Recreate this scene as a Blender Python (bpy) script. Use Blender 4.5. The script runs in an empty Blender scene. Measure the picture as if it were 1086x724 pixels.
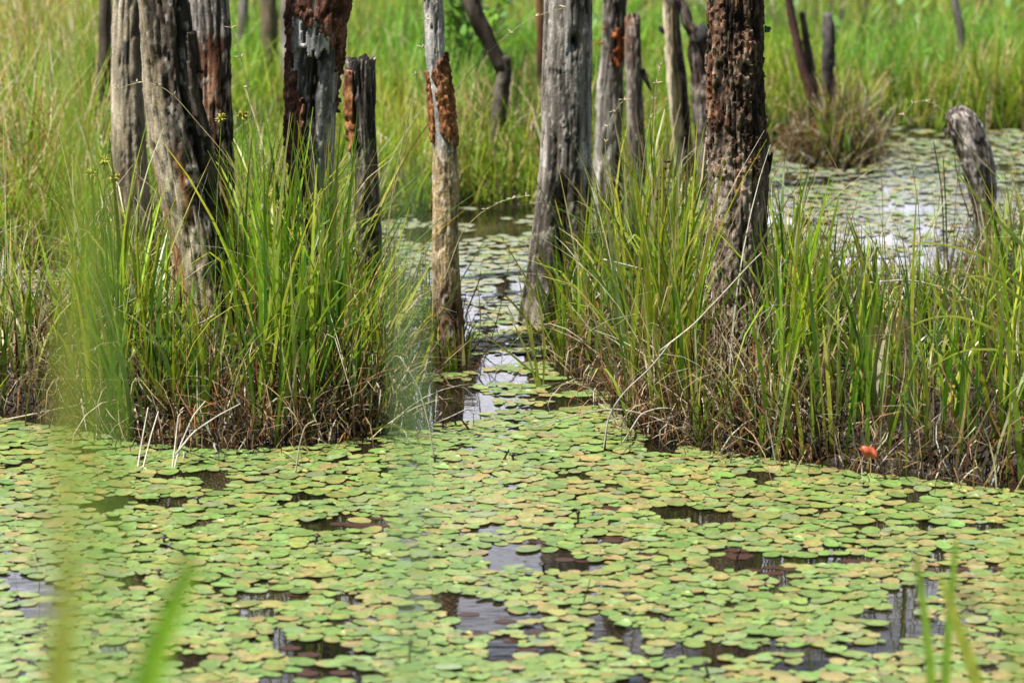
import bpy, math
import numpy as np
from mathutils import Vector

SC = bpy.context.scene
COL = SC.collection
rng = np.random.default_rng(11)

# ------------------------------------------------------------------ camera model
H = 2.6
FPX = 3820.0
PITCH = math.radians(12.25)
CP, SP = math.cos(PITCH), math.sin(PITCH)

def ray(px, py):
    a = (px - 543.0) / FPX
    b = (362.0 - py) / FPX
    return np.array([a, CP + b * SP, -SP + b * CP])

def at(px, py, z=0.0):                 # point of the photograph on the level z
    d = ray(px, py)
    t = (z - H) / d[2]
    return np.array([0, 0, H]) + d * t

def on(px, py, y):                     # point of the photograph at the distance y
    d = ray(px, py)
    return np.array([0, 0, H]) + d * (y / d[1])

def proj(P):
    P = np.asarray(P, float)
    v = P - np.array([0, 0, H])
    dep = v[..., 1] * CP - v[..., 2] * SP
    up = v[..., 1] * SP + v[..., 2] * CP
    return 543 + FPX * v[..., 0] / dep, 362 - FPX * up / dep, dep

# ------------------------------------------------------------------ noise
def _hash(ix, iy, iz, seed):
    h = (ix * 374761393 + iy * 668265263 + iz * 2147483647 + seed * 1274126177) & 0xFFFFFFFF
    h = ((h ^ (h >> 13)) * 1274126177) & 0xFFFFFFFF
    h = ((h ^ (h >> 15)) * 2246822519) & 0xFFFFFFFF
    return ((h ^ (h >> 16)) & 0xFFFFFF) / float(0xFFFFFF)

def vnoise(P, seed=0):
    P = np.asarray(P, float)
    i = np.floor(P).astype(np.int64)
    f = P - i
    f = f * f * (3 - 2 * f)
    out = 0
    for dx in (0, 1):
        wx = f[..., 0] if dx else 1 - f[..., 0]
        for dy in (0, 1):
            wy = f[..., 1] if dy else 1 - f[..., 1]
            for dz in (0, 1):
                wz = f[..., 2] if dz else 1 - f[..., 2]
                out = out + wx * wy * wz * _hash(i[..., 0] + dx, i[..., 1] + dy, i[..., 2] + dz, seed)
    return out

def fbm(P, seed=0, octs=4, gain=0.5):
    s = 0; a = 1; t = 0
    P = np.asarray(P, float)
    for k in range(octs):
        s = s + a * vnoise(P * (2 ** k), seed + 17 * k)
        t += a; a *= gain
    return s / t

def n2(xy, scale, seed=0, octs=3):
    P = np.concatenate([np.asarray(xy, float) * scale, np.zeros(np.shape(xy)[:-1] + (1,))], -1)
    return fbm(P, seed, octs)

def sstep(a, b, x):
    t = np.clip((x - a) / (b - a), 0, 1)
    return t * t * (3 - 2 * t)

def mix(a, b, t):
    t = np.asarray(t)[..., None]
    return np.asarray(a) * (1 - t) + np.asarray(b) * t

# ------------------------------------------------------------------ mesh helpers
def mesh_np(name, V, F, col=None, mat=None, smooth=True, tri=None):
    V = np.asarray(V, np.float32).reshape(-1, 3)
    F = np.asarray(F, np.int32).reshape(-1, 4)
    me = bpy.data.meshes.new(name)
    me.vertices.add(len(V)); me.vertices.foreach_set("co", V.ravel())
    loops = F.ravel(); starts = np.arange(len(F)) * 4; tot = np.full(len(F), 4)
    if tri is not None and len(tri):
        T = np.asarray(tri, np.int32).reshape(-1, 3)
        starts = np.concatenate([starts, len(loops) + np.arange(len(T)) * 3])
        tot = np.concatenate([tot, np.full(len(T), 3)])
        loops = np.concatenate([loops, T.ravel()])
    me.loops.add(len(loops)); me.loops.foreach_set("vertex_index", loops.astype(np.int32))
    me.polygons.add(len(starts))
    me.polygons.foreach_set("loop_start", starts.astype(np.int32))
    me.polygons.foreach_set("loop_total", tot.astype(np.int32))
    me.polygons.foreach_set("use_smooth", np.full(len(starts), smooth))
    if col is not None:
        c = np.ones((len(V), 4), np.float32)
        c[:, :3] = np.clip(np.asarray(col).reshape(-1, 3), 0, 1)
        at_ = me.attributes.new("Col", 'FLOAT_COLOR', 'POINT')
        at_.data.foreach_set("color", c.ravel())
    me.update(calc_edges=True); me.validate()
    if mat: me.materials.append(mat)
    return me

def obj(name, me, parent=None, loc=None):
    o = bpy.data.objects.new(name, me)
    COL.objects.link(o)
    if loc is not None: o.location = loc
    if parent is not None: o.parent = parent
    return o

def tag(o, label=None, cat=None, group=None, kind=None):
    if label: o["label"] = label
    if cat: o["category"] = cat
    if group: o["group"] = group
    if kind: o["kind"] = kind
    return o

def thing(name, label, cat, loc, group=None):
    o = bpy.data.objects.new(name, None)
    o.empty_display_size = 0.05
    COL.objects.link(o); o.location = loc
    return tag(o, label, cat, group)

# ------------------------------------------------------------------ materials
def new_mat(name):
    m = bpy.data.materials.new(name); m.use_nodes = True
    nt = m.node_tree; nt.nodes.clear()
    return m, nt, nt.nodes, nt.links

def leaf_mat(name, rough=0.45, trans=0.35, boost=1.5, spec=0.35, var=0.35, scale=40):
    m, nt, N, L = new_mat(name)
    out = N.new('ShaderNodeOutputMaterial')
    a = N.new('ShaderNodeAttribute'); a.attribute_name = "Col"
    geo = N.new('ShaderNodeNewGeometry')
    no = N.new('ShaderNodeTexNoise'); no.inputs['Scale'].default_value = scale; no.inputs['Detail'].default_value = 3
    L.new(geo.outputs['Position'], no.inputs['Vector'])
    mr = N.new('ShaderNodeMapRange'); mr.inputs['From Min'].default_value = .25; mr.inputs['From Max'].default_value = .75
    mr.inputs['To Min'].default_value = 1 - var; mr.inputs['To Max'].default_value = 1 + var
    L.new(no.outputs['Fac'], mr.inputs['Value'])
    vm = N.new('ShaderNodeVectorMath'); vm.operation = 'SCALE'
    L.new(a.outputs['Color'], vm.inputs[0]); L.new(mr.outputs['Result'], vm.inputs['Scale'])
    p = N.new('ShaderNodeBsdfPrincipled'); p.inputs['Roughness'].default_value = rough
    p.inputs['Specular IOR Level'].default_value = spec
    L.new(vm.outputs[0], p.inputs['Base Color'])
    t = N.new('ShaderNodeBsdfTranslucent')
    v2 = N.new('ShaderNodeVectorMath'); v2.operation = 'MULTIPLY'; v2.inputs[1].default_value = (boost * 1.0, boost * 1.08, boost * .6)
    L.new(vm.outputs[0], v2.inputs[0]); L.new(v2.outputs[0], t.inputs['Color'])
    ms = N.new('ShaderNodeMixShader'); ms.inputs[0].default_value = trans
    L.new(p.outputs[0], ms.inputs[1]); L.new(t.outputs[0], ms.inputs[2]); L.new(ms.outputs[0], out.inputs['Surface'])
    return m

def bark_mat(name, rough=.85, streak=(26, 26, 3.5), fine=120, lo=.45, hi=1.5, bump=.6, bdist=.006, fbump=.5):
    m, nt, N, L = new_mat(name)
    out = N.new('ShaderNodeOutputMaterial')
    a = N.new('ShaderNodeAttribute'); a.attribute_name = "Col"
    tc = N.new('ShaderNodeTexCoord')
    mp = N.new('ShaderNodeMapping'); mp.inputs['Scale'].default_value = streak
    L.new(tc.outputs['Object'], mp.inputs['Vector'])
    n1 = N.new('ShaderNodeTexNoise'); n1.inputs['Scale'].default_value = 1.0; n1.inputs['Detail'].default_value = 6; n1.inputs['Roughness'].default_value = .62
    n1.inputs['Distortion'].default_value = .4
    L.new(mp.outputs[0], n1.inputs['Vector'])
    nf = N.new('ShaderNodeTexNoise'); nf.inputs['Scale'].default_value = fine; nf.inputs['Detail'].default_value = 4; nf.inputs['Roughness'].default_value = .65
    L.new(tc.outputs['Object'], nf.inputs['Vector'])
    mr = N.new('ShaderNodeMapRange'); mr.inputs['From Min'].default_value = .3; mr.inputs['From Max'].default_value = .7
    mr.inputs['To Min'].default_value = lo; mr.inputs['To Max'].default_value = hi
    L.new(n1.outputs['Fac'], mr.inputs['Value'])
    mf = N.new('ShaderNodeMapRange'); mf.inputs['From Min'].default_value = .3; mf.inputs['From Max'].default_value = .7
    mf.inputs['To Min'].default_value = .65; mf.inputs['To Max'].default_value = 1.4
    L.new(nf.outputs['Fac'], mf.inputs['Value'])
    mu = N.new('ShaderNodeMath'); mu.operation = 'MULTIPLY'
    L.new(mr.outputs[0], mu.inputs[0]); L.new(mf.outputs[0], mu.inputs[1])
    vm = N.new('ShaderNodeVectorMath'); vm.operation = 'SCALE'
    L.new(a.outputs['Color'], vm.inputs[0]); L.new(mu.outputs[0], vm.inputs['Scale'])
    p = N.new('ShaderNodeBsdfPrincipled'); p.inputs['Roughness'].default_value = rough
    p.inputs['Specular IOR Level'].default_value = .25
    L.new(vm.outputs[0], p.inputs['Base Color'])
    ad = N.new('ShaderNodeMath'); ad.operation = 'MULTIPLY_ADD'; ad.inputs[1].default_value = fbump
    L.new(nf.outputs['Fac'], ad.inputs[0]); L.new(n1.outputs['Fac'], ad.inputs[2])
    b = N.new('ShaderNodeBump'); b.inputs['Strength'].default_value = bump; b.inputs['Distance'].default_value = bdist
    L.new(ad.outputs[0], b.inputs['Height']); L.new(b.outputs[0], p.inputs['Normal'])
    L.new(p.outputs[0], out.inputs['Surface'])
    return m

M_GRASS = leaf_mat("sedge_leaf", .36, .30, 1.6, .5, .3, 30)
M_MEADOW = leaf_mat("meadow_leaf", .5, .38, 1.5, .3, .25, 6)
M_DEAD = leaf_mat("dead_straw", .6, .2, 1.2, .25, .35, 45)
M_PAD = leaf_mat("lily_pad_leaf", .42, .05, 1.2, .6, .28, 75)
M_WOOD = bark_mat("weathered_wood", .8, (38, 38, 5.5), 120, .5, 1.5, .6, .005, .5)
M_BARK = bark_mat("rough_bark", .9, (60, 60, 14), 160, .45, 1.6, .8, .006, .8)
M_STEM = bark_mat("dry_stem", .7, (40, 40, 8), 150, .6, 1.35, .3, .001)

def flower_mat(name, rgb, rough=.5):
    m, nt, N, L = new_mat(name)
    out = N.new('ShaderNodeOutputMaterial'); p = N.new('ShaderNodeBsdfPrincipled')
    tc = N.new('ShaderNodeTexCoord'); no = N.new('ShaderNodeTexNoise'); no.inputs['Scale'].default_value = 120
    L.new(tc.outputs['Object'], no.inputs['Vector'])
    r = N.new('ShaderNodeValToRGB'); r.color_ramp.elements[0].position = .3; r.color_ramp.elements[1].position = .7
    r.color_ramp.elements[0].color = tuple(c * .6 for c in rgb) + (1,); r.color_ramp.elements[1].color = tuple(min(1, c * 1.25) for c in rgb) + (1,)
    L.new(no.outputs['Fac'], r.inputs[0]); L.new(r.outputs[0], p.inputs['Base Color']); p.inputs['Roughness'].default_value = rough
    L.new(p.outputs[0], out.inputs['Surface'])
    return m
M_RED = flower_mat("red_leaf", (.44, .085, .04), .5)
M_BUD = flower_mat("dark_bud", (.035, .016, .016), .5)
M_YEL = flower_mat("yellow_spikelet", (.36, .34, .04), .6)
M_SEED = flower_mat("brown_seed_head", (.13, .07, .035), .8)
M_PALE = flower_mat("pale_seed", (.5, .42, .3), .7)

# water
def water_mat():
    m, nt, N, L = new_mat("pond_water")
    out = N.new('ShaderNodeOutputMaterial'); p = N.new('ShaderNodeBsdfPrincipled')
    geo = N.new('ShaderNodeNewGeometry')
    no = N.new('ShaderNodeTexNoise'); no.inputs['Scale'].default_value = 3; no.inputs['Detail'].default_value = 4
    L.new(geo.outputs['Position'], no.inputs['Vector'])
    r = N.new('ShaderNodeValToRGB'); r.color_ramp.elements[0].position = .35; r.color_ramp.elements[1].position = .7
    r.color_ramp.elements[0].color = (.006, .005, .004, 1); r.color_ramp.elements[1].color = (.022, .015, .008, 1)
    L.new(no.outputs['Fac'], r.inputs[0]); L.new(r.outputs[0], p.inputs['Base Color'])
    p.inputs['Roughness'].default_value = .03; p.inputs['IOR'].default_value = 1.36
    mp = N.new('ShaderNodeMapping'); mp.inputs['Scale'].default_value = (9, 22, 9)
    L.new(geo.outputs['Position'], mp.inputs['Vector'])
    n3 = N.new('ShaderNodeTexNoise'); n3.inputs['Scale'].default_value = 1; n3.inputs['Detail'].default_value = 2
    L.new(mp.outputs[0], n3.inputs['Vector'])
    b = N.new('ShaderNodeBump'); b.inputs['Strength'].default_value = .12; b.inputs['Distance'].default_value = .004
    L.new(n3.outputs['Fac'], b.inputs['Height']); L.new(b.outputs[0], p.inputs['Normal'])
    sp = N.new('ShaderNodeTexNoise'); sp.inputs['Scale'].default_value = 160; sp.inputs['Detail'].default_value = 3
    L.new(geo.outputs['Position'], sp.inputs['Vector'])
    ad = N.new('ShaderNodeMath'); ad.operation = 'MULTIPLY_ADD'; ad.inputs[1].default_value = .35
    L.new(no.outputs['Fac'], ad.inputs[0]); L.new(sp.outputs['Fac'], ad.inputs[2])
    sm = N.new('ShaderNodeMapRange'); sm.inputs['From Min'].default_value = .80; sm.inputs['From Max'].default_value = .86; L.new(ad.outputs[0], sm.inputs['Value'])
    sx = N.new('ShaderNodeMix'); sx.data_type = 'RGBA'; sx.inputs[7].default_value = (.13, .12, .06, 1)
    L.new(sm.outputs[0], sx.inputs[0]); L.new(r.outputs[0], sx.inputs[6]); L.new(sx.outputs[2], p.inputs['Base Color'])
    rr = N.new('ShaderNodeMapRange'); rr.inputs['To Min'].default_value = .03; rr.inputs['To Max'].default_value = .6; L.new(sm.outputs[0], rr.inputs['Value']); L.new(rr.outputs[0], p.inputs['Roughness'])
    L.new(p.outputs[0], out.inputs['Surface'])
    return m
def ground_mat():
    m, nt, N, L = new_mat("wet_mud_ground")
    out = N.new('ShaderNodeOutputMaterial'); p = N.new('ShaderNodeBsdfPrincipled')
    geo = N.new('ShaderNodeNewGeometry')
    no = N.new('ShaderNodeTexNoise'); no.inputs['Scale'].default_value = 14; no.inputs['Detail'].default_value = 8
    L.new(geo.outputs['Position'], no.inputs['Vector'])
    r = N.new('ShaderNodeValToRGB'); r.color_ramp.elements[0].position = .35; r.color_ramp.elements[1].position = .7
    r.color_ramp.elements[0].color = (.008, .0055, .004, 1); r.color_ramp.elements[1].color = (.032, .021, .013, 1)
    n2_ = N.new('ShaderNodeTexNoise'); n2_.inputs['Scale'].default_value = .12; n2_.inputs['Detail'].default_value = 6
    L.new(geo.outputs['Position'], n2_.inputs['Vector'])
    sx = N.new('ShaderNodeSeparateXYZ'); L.new(geo.outputs['Position'], sx.inputs[0])
    far = N.new('ShaderNodeMapRange'); far.inputs['From Min'].default_value = 24; far.inputs['From Max'].default_value = 34
    L.new(sx.outputs['Y'], far.inputs['Value'])
    r2 = N.new('ShaderNodeValToRGB'); r2.color_ramp.elements[0].position = .35; r2.color_ramp.elements[1].position = .65
    r2.color_ramp.elements[0].color = (.06, .11, .02, 1); r2.color_ramp.elements[1].color = (.16, .17, .05, 1)
    L.new(no.outputs['Fac'], r.inputs[0]); L.new(n2_.outputs['Fac'], r2.inputs[0])
    mx = N.new('ShaderNodeMix'); mx.data_type = 'RGBA'
    L.new(far.outputs[0], mx.inputs[0]); L.new(r.outputs[0], mx.inputs[6]); L.new(r2.outputs[0], mx.inputs[7])
    L.new(mx.outputs[2], p.inputs['Base Color']); p.inputs['Roughness'].default_value = .8
    b = N.new('ShaderNodeBump'); b.inputs['Strength'].default_value = .6; b.inputs['Distance'].default_value = .02
    L.new(no.outputs['Fac'], b.inputs['Height']); L.new(b.outputs[0], p.inputs['Normal'])
    L.new(p.outputs[0], out.inputs['Surface'])
    return m

# ------------------------------------------------------------------ layout of land and water
def poly(pts): return np.array([at(*p)[:2] for p in pts])

def inside(P, Q):
    x, y = P[..., 0], P[..., 1]
    r = np.zeros(x.shape, bool); j = len(Q) - 1
    for i in range(len(Q)):
        xi, yi = Q[i]; xj, yj = Q[j]
        c = ((yi > y) != (yj > y)) & (x < (xj - xi) * (y - yi) / (yj - yi + 1e-12) + xi)
        r ^= c; j = i
    return r

P_LEFT = poly([(95, 456), (150, 470), (230, 474), (300, 473), (360, 468), (402, 460), (422, 440), (428, 400), (425, 345), (400, 305), (300, 290), (180, 285), (115, 320), (92, 390)])
P_EDGE = poly([(-260, 440), (-90, 432), (0, 440), (60, 450), (95, 456), (92, 390), (70, 372), (-40, 362), (-260, 372)])
P_SLIM = poly([(446, 388), (470, 396), (497, 392), (495, 355), (470, 335), (446, 345)])
P_MID = poly([(592, 392), (620, 405), (648, 402), (655, 340), (625, 312), (596, 318), (584, 345)])
P_RIGHT = poly([(655, 434), (672, 451), (700, 466), (760, 478), (830, 485), (850, 430), (840, 330), (780, 300), (700, 282), (662, 300), (654, 350)])
P_FARR = poly([(830, 485), (900, 497), (1000, 508), (1086, 518), (1400, 545), (1400, 320), (1086, 268), (1030, 270), (1000, 320), (930, 345), (840, 345)])
P_BACK = poly([(-700, 300), (-300, 300), (0, 282), (100, 272), (300, 250), (430, 228), (490, 216), (560, 214), (640, 208), (740, 180), (800, 150), (860, 139), (960, 134), (1086, 138), (1300, 142), (1700, 146)])
P_BACK = np.concatenate([P_BACK, [[60, 40], [60, 500], [-60, 500], [-60, 40]]])
P_TUSS = poly([(838, 170), (858, 176), (890, 178), (925, 172), (928, 158), (900, 148), (860, 147), (840, 156)])
ISLES = [P_LEFT, P_EDGE, P_SLIM, P_MID, P_RIGHT, P_FARR, P_TUSS]

def land(P):
    r = inside(P, P_BACK)
    for q in ISLES: r |= inside(P, q)
    return r

# ground height field
gx = np.concatenate([[-500, -200, -80, -40, -20, -10, -6], np.arange(-4.5, 4.51, .06), [6, 10, 20, 40, 80, 200, 500]])
gy = np.concatenate([[-60, -20, -8, -3], np.arange(0, 6.9, .3), np.arange(7, 18.01, .06), np.arange(18.3, 30, .6), [32, 36, 45, 60, 90, 140, 220, 400, 800]])
X, Y = np.meshgrid(gx, gy)
msk = land(np.stack([X, Y], -1)).astype(float)
for _ in range(3):
    k = msk.copy()
    k[1:-1, 1:-1] = (msk[1:-1, 1:-1] * 2 + msk[:-2, 1:-1] + msk[2:, 1:-1] + msk[1:-1, :-2] + msk[1:-1, 2:]) / 6
    msk = k
rough = n2(np.stack([X, Y], -1), 3.0, 5, 4)
Z = -.22 + .30 * msk + (rough - .5) * .07 * msk
Z = np.where(Y > 18, .08 + .0 * Y + (rough - .5) * .1, Z)
Z = np.where(Y < 6, np.maximum(Z, -.22 + 1.25 * sstep(5.6, 1.5, Y)), Z)
ny, nx = X.shape
idx = np.arange(ny * nx).reshape(ny, nx)
F = np.stack([idx[:-1, :-1], idx[:-1, 1:], idx[1:, 1:], idx[1:, :-1]], -1).reshape(-1, 4)
g = obj("ground", mesh_np("ground", np.stack([X, Y, Z], -1), F, mat=ground_mat()))
tag(g, kind="structure")
def ground_z(x, y):
    i = np.clip(np.searchsorted(gx, x) - 1, 0, nx - 2); j = np.clip(np.searchsorted(gy, y) - 1, 0, ny - 2)
    tx = (x - gx[i]) / (gx[i + 1] - gx[i]); ty = (y - gy[j]) / (gy[j + 1] - gy[j])
    return (Z[j, i] * (1 - tx) + Z[j, i + 1] * tx) * (1 - ty) + (Z[j + 1, i] * (1 - tx) + Z[j + 1, i + 1] * tx) * ty
w = obj("water", mesh_np("water", [(-40, 3.5, 0), (40, 3.5, 0), (40, 19, 0), (-40, 19, 0)], [(0, 1, 2, 3)], mat=water_mat(), smooth=False))
tag(w, kind="structure")

# ------------------------------------------------------------------ grass blades
def ribbons(base, h, wd, phi, lean, bend, col, nseg=5, twist=None, curl=None, tip=None, kink=None, powr=1.6, dark_root=None, shape=.6):
    N_ = len(base)
    t = np.linspace(0, 1, nseg + 1)
    ang = lean[:, None] + bend[:, None] * t[None] ** powr
    if kink is not None:                       # (position, angle): a folded blade
        ang = ang + kink[1][:, None] * (t[None] > kink[0][:, None])
    ph = phi[:, None] + (0 if curl is None else curl[:, None] * t[None])
    T = np.stack([np.sin(ang) * np.cos(ph), np.sin(ang) * np.sin(ph), np.cos(ang)], -1)
    mid = (T[:, 1:] + T[:, :-1]) * .5
    P = np.concatenate([np.zeros((N_, 1, 3)), np.cumsum(mid, 1)], 1) * (h / nseg)[:, None, None] + base[:, None]
    psi = phi + np.pi / 2 + (0 if twist is None else twist)
    psi = psi[:, None] + (0 if curl is None else curl[:, None] * t[None])
    D = np.stack([np.cos(psi), np.sin(psi), np.zeros_like(psi)], -1)
    prof = np.minimum(1, .55 + 2 * t) * np.maximum(1 - t, 0.02) ** shape
    W = wd[:, None] * prof[None] * .5
    V = np.stack([P - D * W[..., None], P + D * W[..., None]], 2)          # N, nseg+1, 2, 3
    k = np.arange(nseg) * 2
    f1 = np.stack([k, k + 1, k + 3, k + 2], -1)
    Fq = (np.arange(N_) * (nseg + 1) * 2)[:, None, None] + f1[None]
    C = np.repeat(col[:, None], nseg + 1, 1)
    if tip is not None:
        C = C * (1 - (t ** 2.2)[None, :, None]) + tip[:, None] * (t ** 2.2)[None, :, None]
    if dark_root is not None:
        rt = (1 - sstep(0, .3, t))[None, :, None]
        C = C * (1 - rt) + dark_root[:, None] * rt
    C = np.repeat(C[:, :, None], 2, 2)
    return V.reshape(-1, 3), Fq.reshape(-1, 4), C.reshape(-1, 3)

def join(parts):
    V, F, C, o = [], [], [], 0
    for v, f, c in parts:
        V.append(v); F.append(f + o); C.append(c); o += len(v)
    return np.concatenate(V), np.concatenate(F), np.concatenate(C)

def U(a, b, n): return rng.uniform(a, b, n)

def sample_in(Q, n, clump=0.0, seed=0, edge=0.0):
    lo, hi = Q.min(0), Q.max(0)
    out = []
    c = 0
    while c < n:
        p = lo + (hi - lo) * rng.random((n * 3, 2))
        k = inside(p, Q)
        p = p[k]
        if clump:
            p = p[rng.random(len(p)) < clump_w(p, seed) * clump + (1 - clump)]
        out.append(p); c += len(p)
    return np.concatenate(out)[:n]

def clump_w(p, seed):
    return sstep(.38, .62, n2(p, 6.0, seed, 2))

GREENS = np.array([(.13, .275, .018), (.20, .335, .024), (.29, .36, .03), (.075, .18, .018), (.25, .38, .032), (.34, .36, .045), (.05, .125, .014)])
STRAW = np.array([(.46, .38, .22), (.33, .24, .12), (.56, .50, .36), (.20, .13, .06), (.42, .29, .14), (.46, .43, .36)])
THATCH = np.array([(.055, .035, .02), (.10, .065, .035), (.035, .022, .014), (.16, .11, .06), (.55, .48, .34), (.46, .42, .34), (.36, .26, .13)])
RUST = np.array([(.22, .09, .035), (.30, .14, .05), (.12, .055, .03)])

def pick(pal, n, wts=None):
    c = pal[rng.choice(len(pal), n, p=wts)]
    return c * U(.8, 1.2, n)[:, None] * (1 + rng.normal(0, .05, (n, 3)))

def green_blades(P, hmin, hmax, wmin=.008, wmax=.021, lean=.13, bend=.38, yellow=.07, nseg=6, hmap=None, outward=None):
    n = len(P)
    h = U(hmin, hmax, n) * (1 if hmap is None else hmap)
    z = ground_z(P[:, 0], P[:, 1]) - .03
    base = np.column_stack([P, np.maximum(z, -.08)])
    phi = U(0, 2 * np.pi, n)
    if outward is not None:
        phi = np.where(rng.random(n) < .5, outward + rng.normal(0, .7, n), phi)
    ln = np.abs(rng.normal(0, lean, n)); bd = np.abs(rng.normal(0, bend, n)) + .05
    stray = rng.random(n) < .18; ln = np.where(stray, ln + U(.15, .55, n), ln)
    far = rng.random(n) < .12
    bd = np.where(far, bd + U(.5, 1.4, n), bd)
    c = pick(GREENS, n); yl = rng.random(n) < yellow
    c[yl] = mix(c[yl], pick(STRAW, yl.sum()), U(.3, .9, yl.sum()))
    tip = c * np.array([1.25, 1.05, .8]); dry = rng.random(n) < .2
    tip[dry] = pick(STRAW, dry.sum())
    kp = U(.45, .85, n); ka = np.where(rng.random(n) < .09, U(.8, 2.0, n), 0)
    root = mix(c, np.array([.07, .045, .022]), np.full(n, .75))
    return ribbons(base, h, U(wmin, wmax, n), phi, ln, bd, c, nseg, rng.normal(0, .7, n), rng.normal(0, .5, n), tip, (kp, ka), 1.7, root)

def dead_blades(P, hmin, hmax, wmin=.003, wmax=.008, lean=.5, bend=1.6, nseg=7, rust=.15, curl=1.2, wts=None):
    n = len(P)
    z = ground_z(P[:, 0], P[:, 1]) - .02
    base = np.column_stack([P, np.maximum(z, -.05)])
    c = pick(THATCH, n, [.24, .20, .20, .12, .09, .08, .07]) if wts is None else pick(STRAW, n, None); r = rng.random(n) < rust; c[r] = pick(RUST, r.sum())
    kp = U(.3, .8, n); ka = np.where(rng.random(n) < .35, U(.8, 2.4, n), 0)
    return ribbons(base, U(hmin, hmax, n), U(wmin, wmax, n), U(0, 2 * np.pi, n), np.abs(rng.normal(0, lean, n)), rng.normal(bend * .6, bend * .6, n),
                   c, nseg, rng.normal(0, 1, n), rng.normal(0, curl, n), None, (kp, ka), 1.3, None, .4)

def edge_points(Q, n, inset=.05, keep=None):
    e = np.roll(Q, -1, 0) - Q; L = np.linalg.norm(e, axis=1)
    if keep is not None: L = L * keep(Q)
    k = rng.choice(len(Q), n, p=L / L.sum()); t = rng.random(n)
    p = Q[k] + e[k] * t[:, None]
    nrm = np.column_stack([e[k, 1], -e[k, 0]]); nrm /= np.linalg.norm(nrm, axis=1)[:, None] + 1e-9
    s = np.where(inside(p + nrm * .02, Q), 1, -1)[:, None]
    return p + nrm * s * np.abs(rng.normal(inset, inset, n))[:, None] * rng.choice([1, -.35], n, p=[.8, .2])[:, None]

def front(Q):                                  # weights for the sides that face the viewer
    m = (Q + np.roll(Q, -1, 0)) * .5
    return np.where(m[:, 1] < Q[:, 1].mean(), 1.0, .25)

def clump(name, label, cat, Q, n_green, n_dead, n_edge, hg, hd=(.15, .45), group=None, yellow=.07, lean=.13, bend=.38, hmap=None, rust=.15, extra_green=None, tall_dead=0, wmax=.021, clumpiness=.75, seed=3, droop=0):
    c0 = Q.mean(0)
    root = thing(name, label, cat, (c0[0], c0[1], 0), group)
    off = np.array([c0[0], c0[1], 0])
    P = sample_in(Q, n_green, clumpiness, seed)
    out = np.arctan2(P[:, 1] - c0[1], P[:, 0] - c0[0])
    ps = [green_blades(P, hg[0], hg[1], lean=lean, bend=bend, yellow=yellow, hmap=None if hmap is None else hmap(P), outward=out, wmax=wmax)]
    if extra_green: ps += extra_green
    V, F_, C = join(ps)
    obj("green_blades", mesh_np("green_blades", V - off, F_, C, M_GRASS), root)
    ds = []
    if n_dead: ds.append(dead_blades(sample_in(Q, n_dead), hd[0], hd[1], rust=rust))
    if n_edge: ds.append(dead_blades(edge_points(Q, n_edge // 3, .06, front), .10, .46, .0025, .0065, lean=.5, bend=2.2, rust=.06, curl=2.6, wts=1))
    if n_edge: ds.append(dead_blades(edge_points(Q, n_edge, .05, front), .08, .40, .003, .009, lean=.6, bend=2.2, rust=rust + .05, curl=2.4))
    if droop: ds.append(dead_blades(edge_points(Q, droop, .07, front), .3, .62, .0025, .005, lean=.5, bend=2.3, rust=.03, curl=.9, wts=1))
    if tall_dead: ds.append(dead_blades(sample_in(Q, tall_dead), .35, .85, .0025, .005, lean=.4, bend=.9, rust=.05, curl=.6, wts=1))
    if ds:
        V, F_, C = join(ds)
        obj("dead_blades", mesh_np("dead_blades", V - off, F_, C, M_DEAD), root)
    return root

def envelope(pts, seed):
    """how tall the blades grow across a clump, from the outline of its tips"""
    pts = np.array(pts, float)
    def f(P):
        px, py, _ = proj(np.column_stack([P, np.zeros(len(P))]))
        tp = np.interp(px, pts[:, 0], pts[:, 1]) + 70 * (n2(P, 7, seed, 2) - .5)
        b = (362.0 - tp) / FPX
        z = H + (-SP + b * CP) * P[:, 1] / (CP + b * SP)
        return np.clip(z, .13, .92)
    return f
hl = envelope([(90, 205), (130, 172), (165, 240), (205, 310), (242, 290), (252, 195), (270, 142), (330, 146), (362, 160), (370, 285), (408, 295), (416, 220), (430, 270)], 9)
he = envelope([(-260, 230), (0, 260), (60, 245), (95, 215)], 10)
hr = envelope([(630, 275), (650, 205), (672, 165), (700, 150), (733, 200), (742, 400), (812, 400), (822, 215), (840, 215)], 19)
hf = envelope([(830, 232), (900, 255), (960, 250), (1000, 282), (1030, 275), (1052, 225), (1070, 182), (1100, 165)], 29)
hm = envelope([(575, 262), (600, 205), (625, 215), (650, 240)], 39)
hs = envelope([(445, 285), (470, 305), (497, 325)], 49)
ht = envelope([(835, 118), (880, 98), (930, 125)], 59)

HG = (.55, 1.12)
clump("sedge_clump", "big dense green sedge clump around the left dead trunks with brown rotting base", "sedge clump", P_LEFT, 1900, 2600, 1700, HG, hmap=hl, seed=3, tall_dead=300, droop=70)
clump("sedge_clump", "thin straw-coloured sedge and bent dead stalks at the photo's left edge", "sedge clump", P_EDGE, 400, 1300, 450, HG, hd=(.15, .5), hmap=he, yellow=.35, tall_dead=200, seed=4)
clump("sedge_clump", "low sedge tuft at the foot of the slender orange-barked trunk", "sedge clump", P_SLIM, 130, 110, 70, HG, hd=(.1, .25), hmap=hs, seed=5, clumpiness=.2, lean=.1, bend=.3)
clump("sedge_clump", "small rusty-based sedge tuft in front of the grey split-footed trunk", "sedge clump", P_MID, 260, 220, 160, HG, hd=(.1, .28), hmap=hm, rust=.45, seed=6, clumpiness=.4, yellow=.2, lean=.1, bend=.3)
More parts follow.
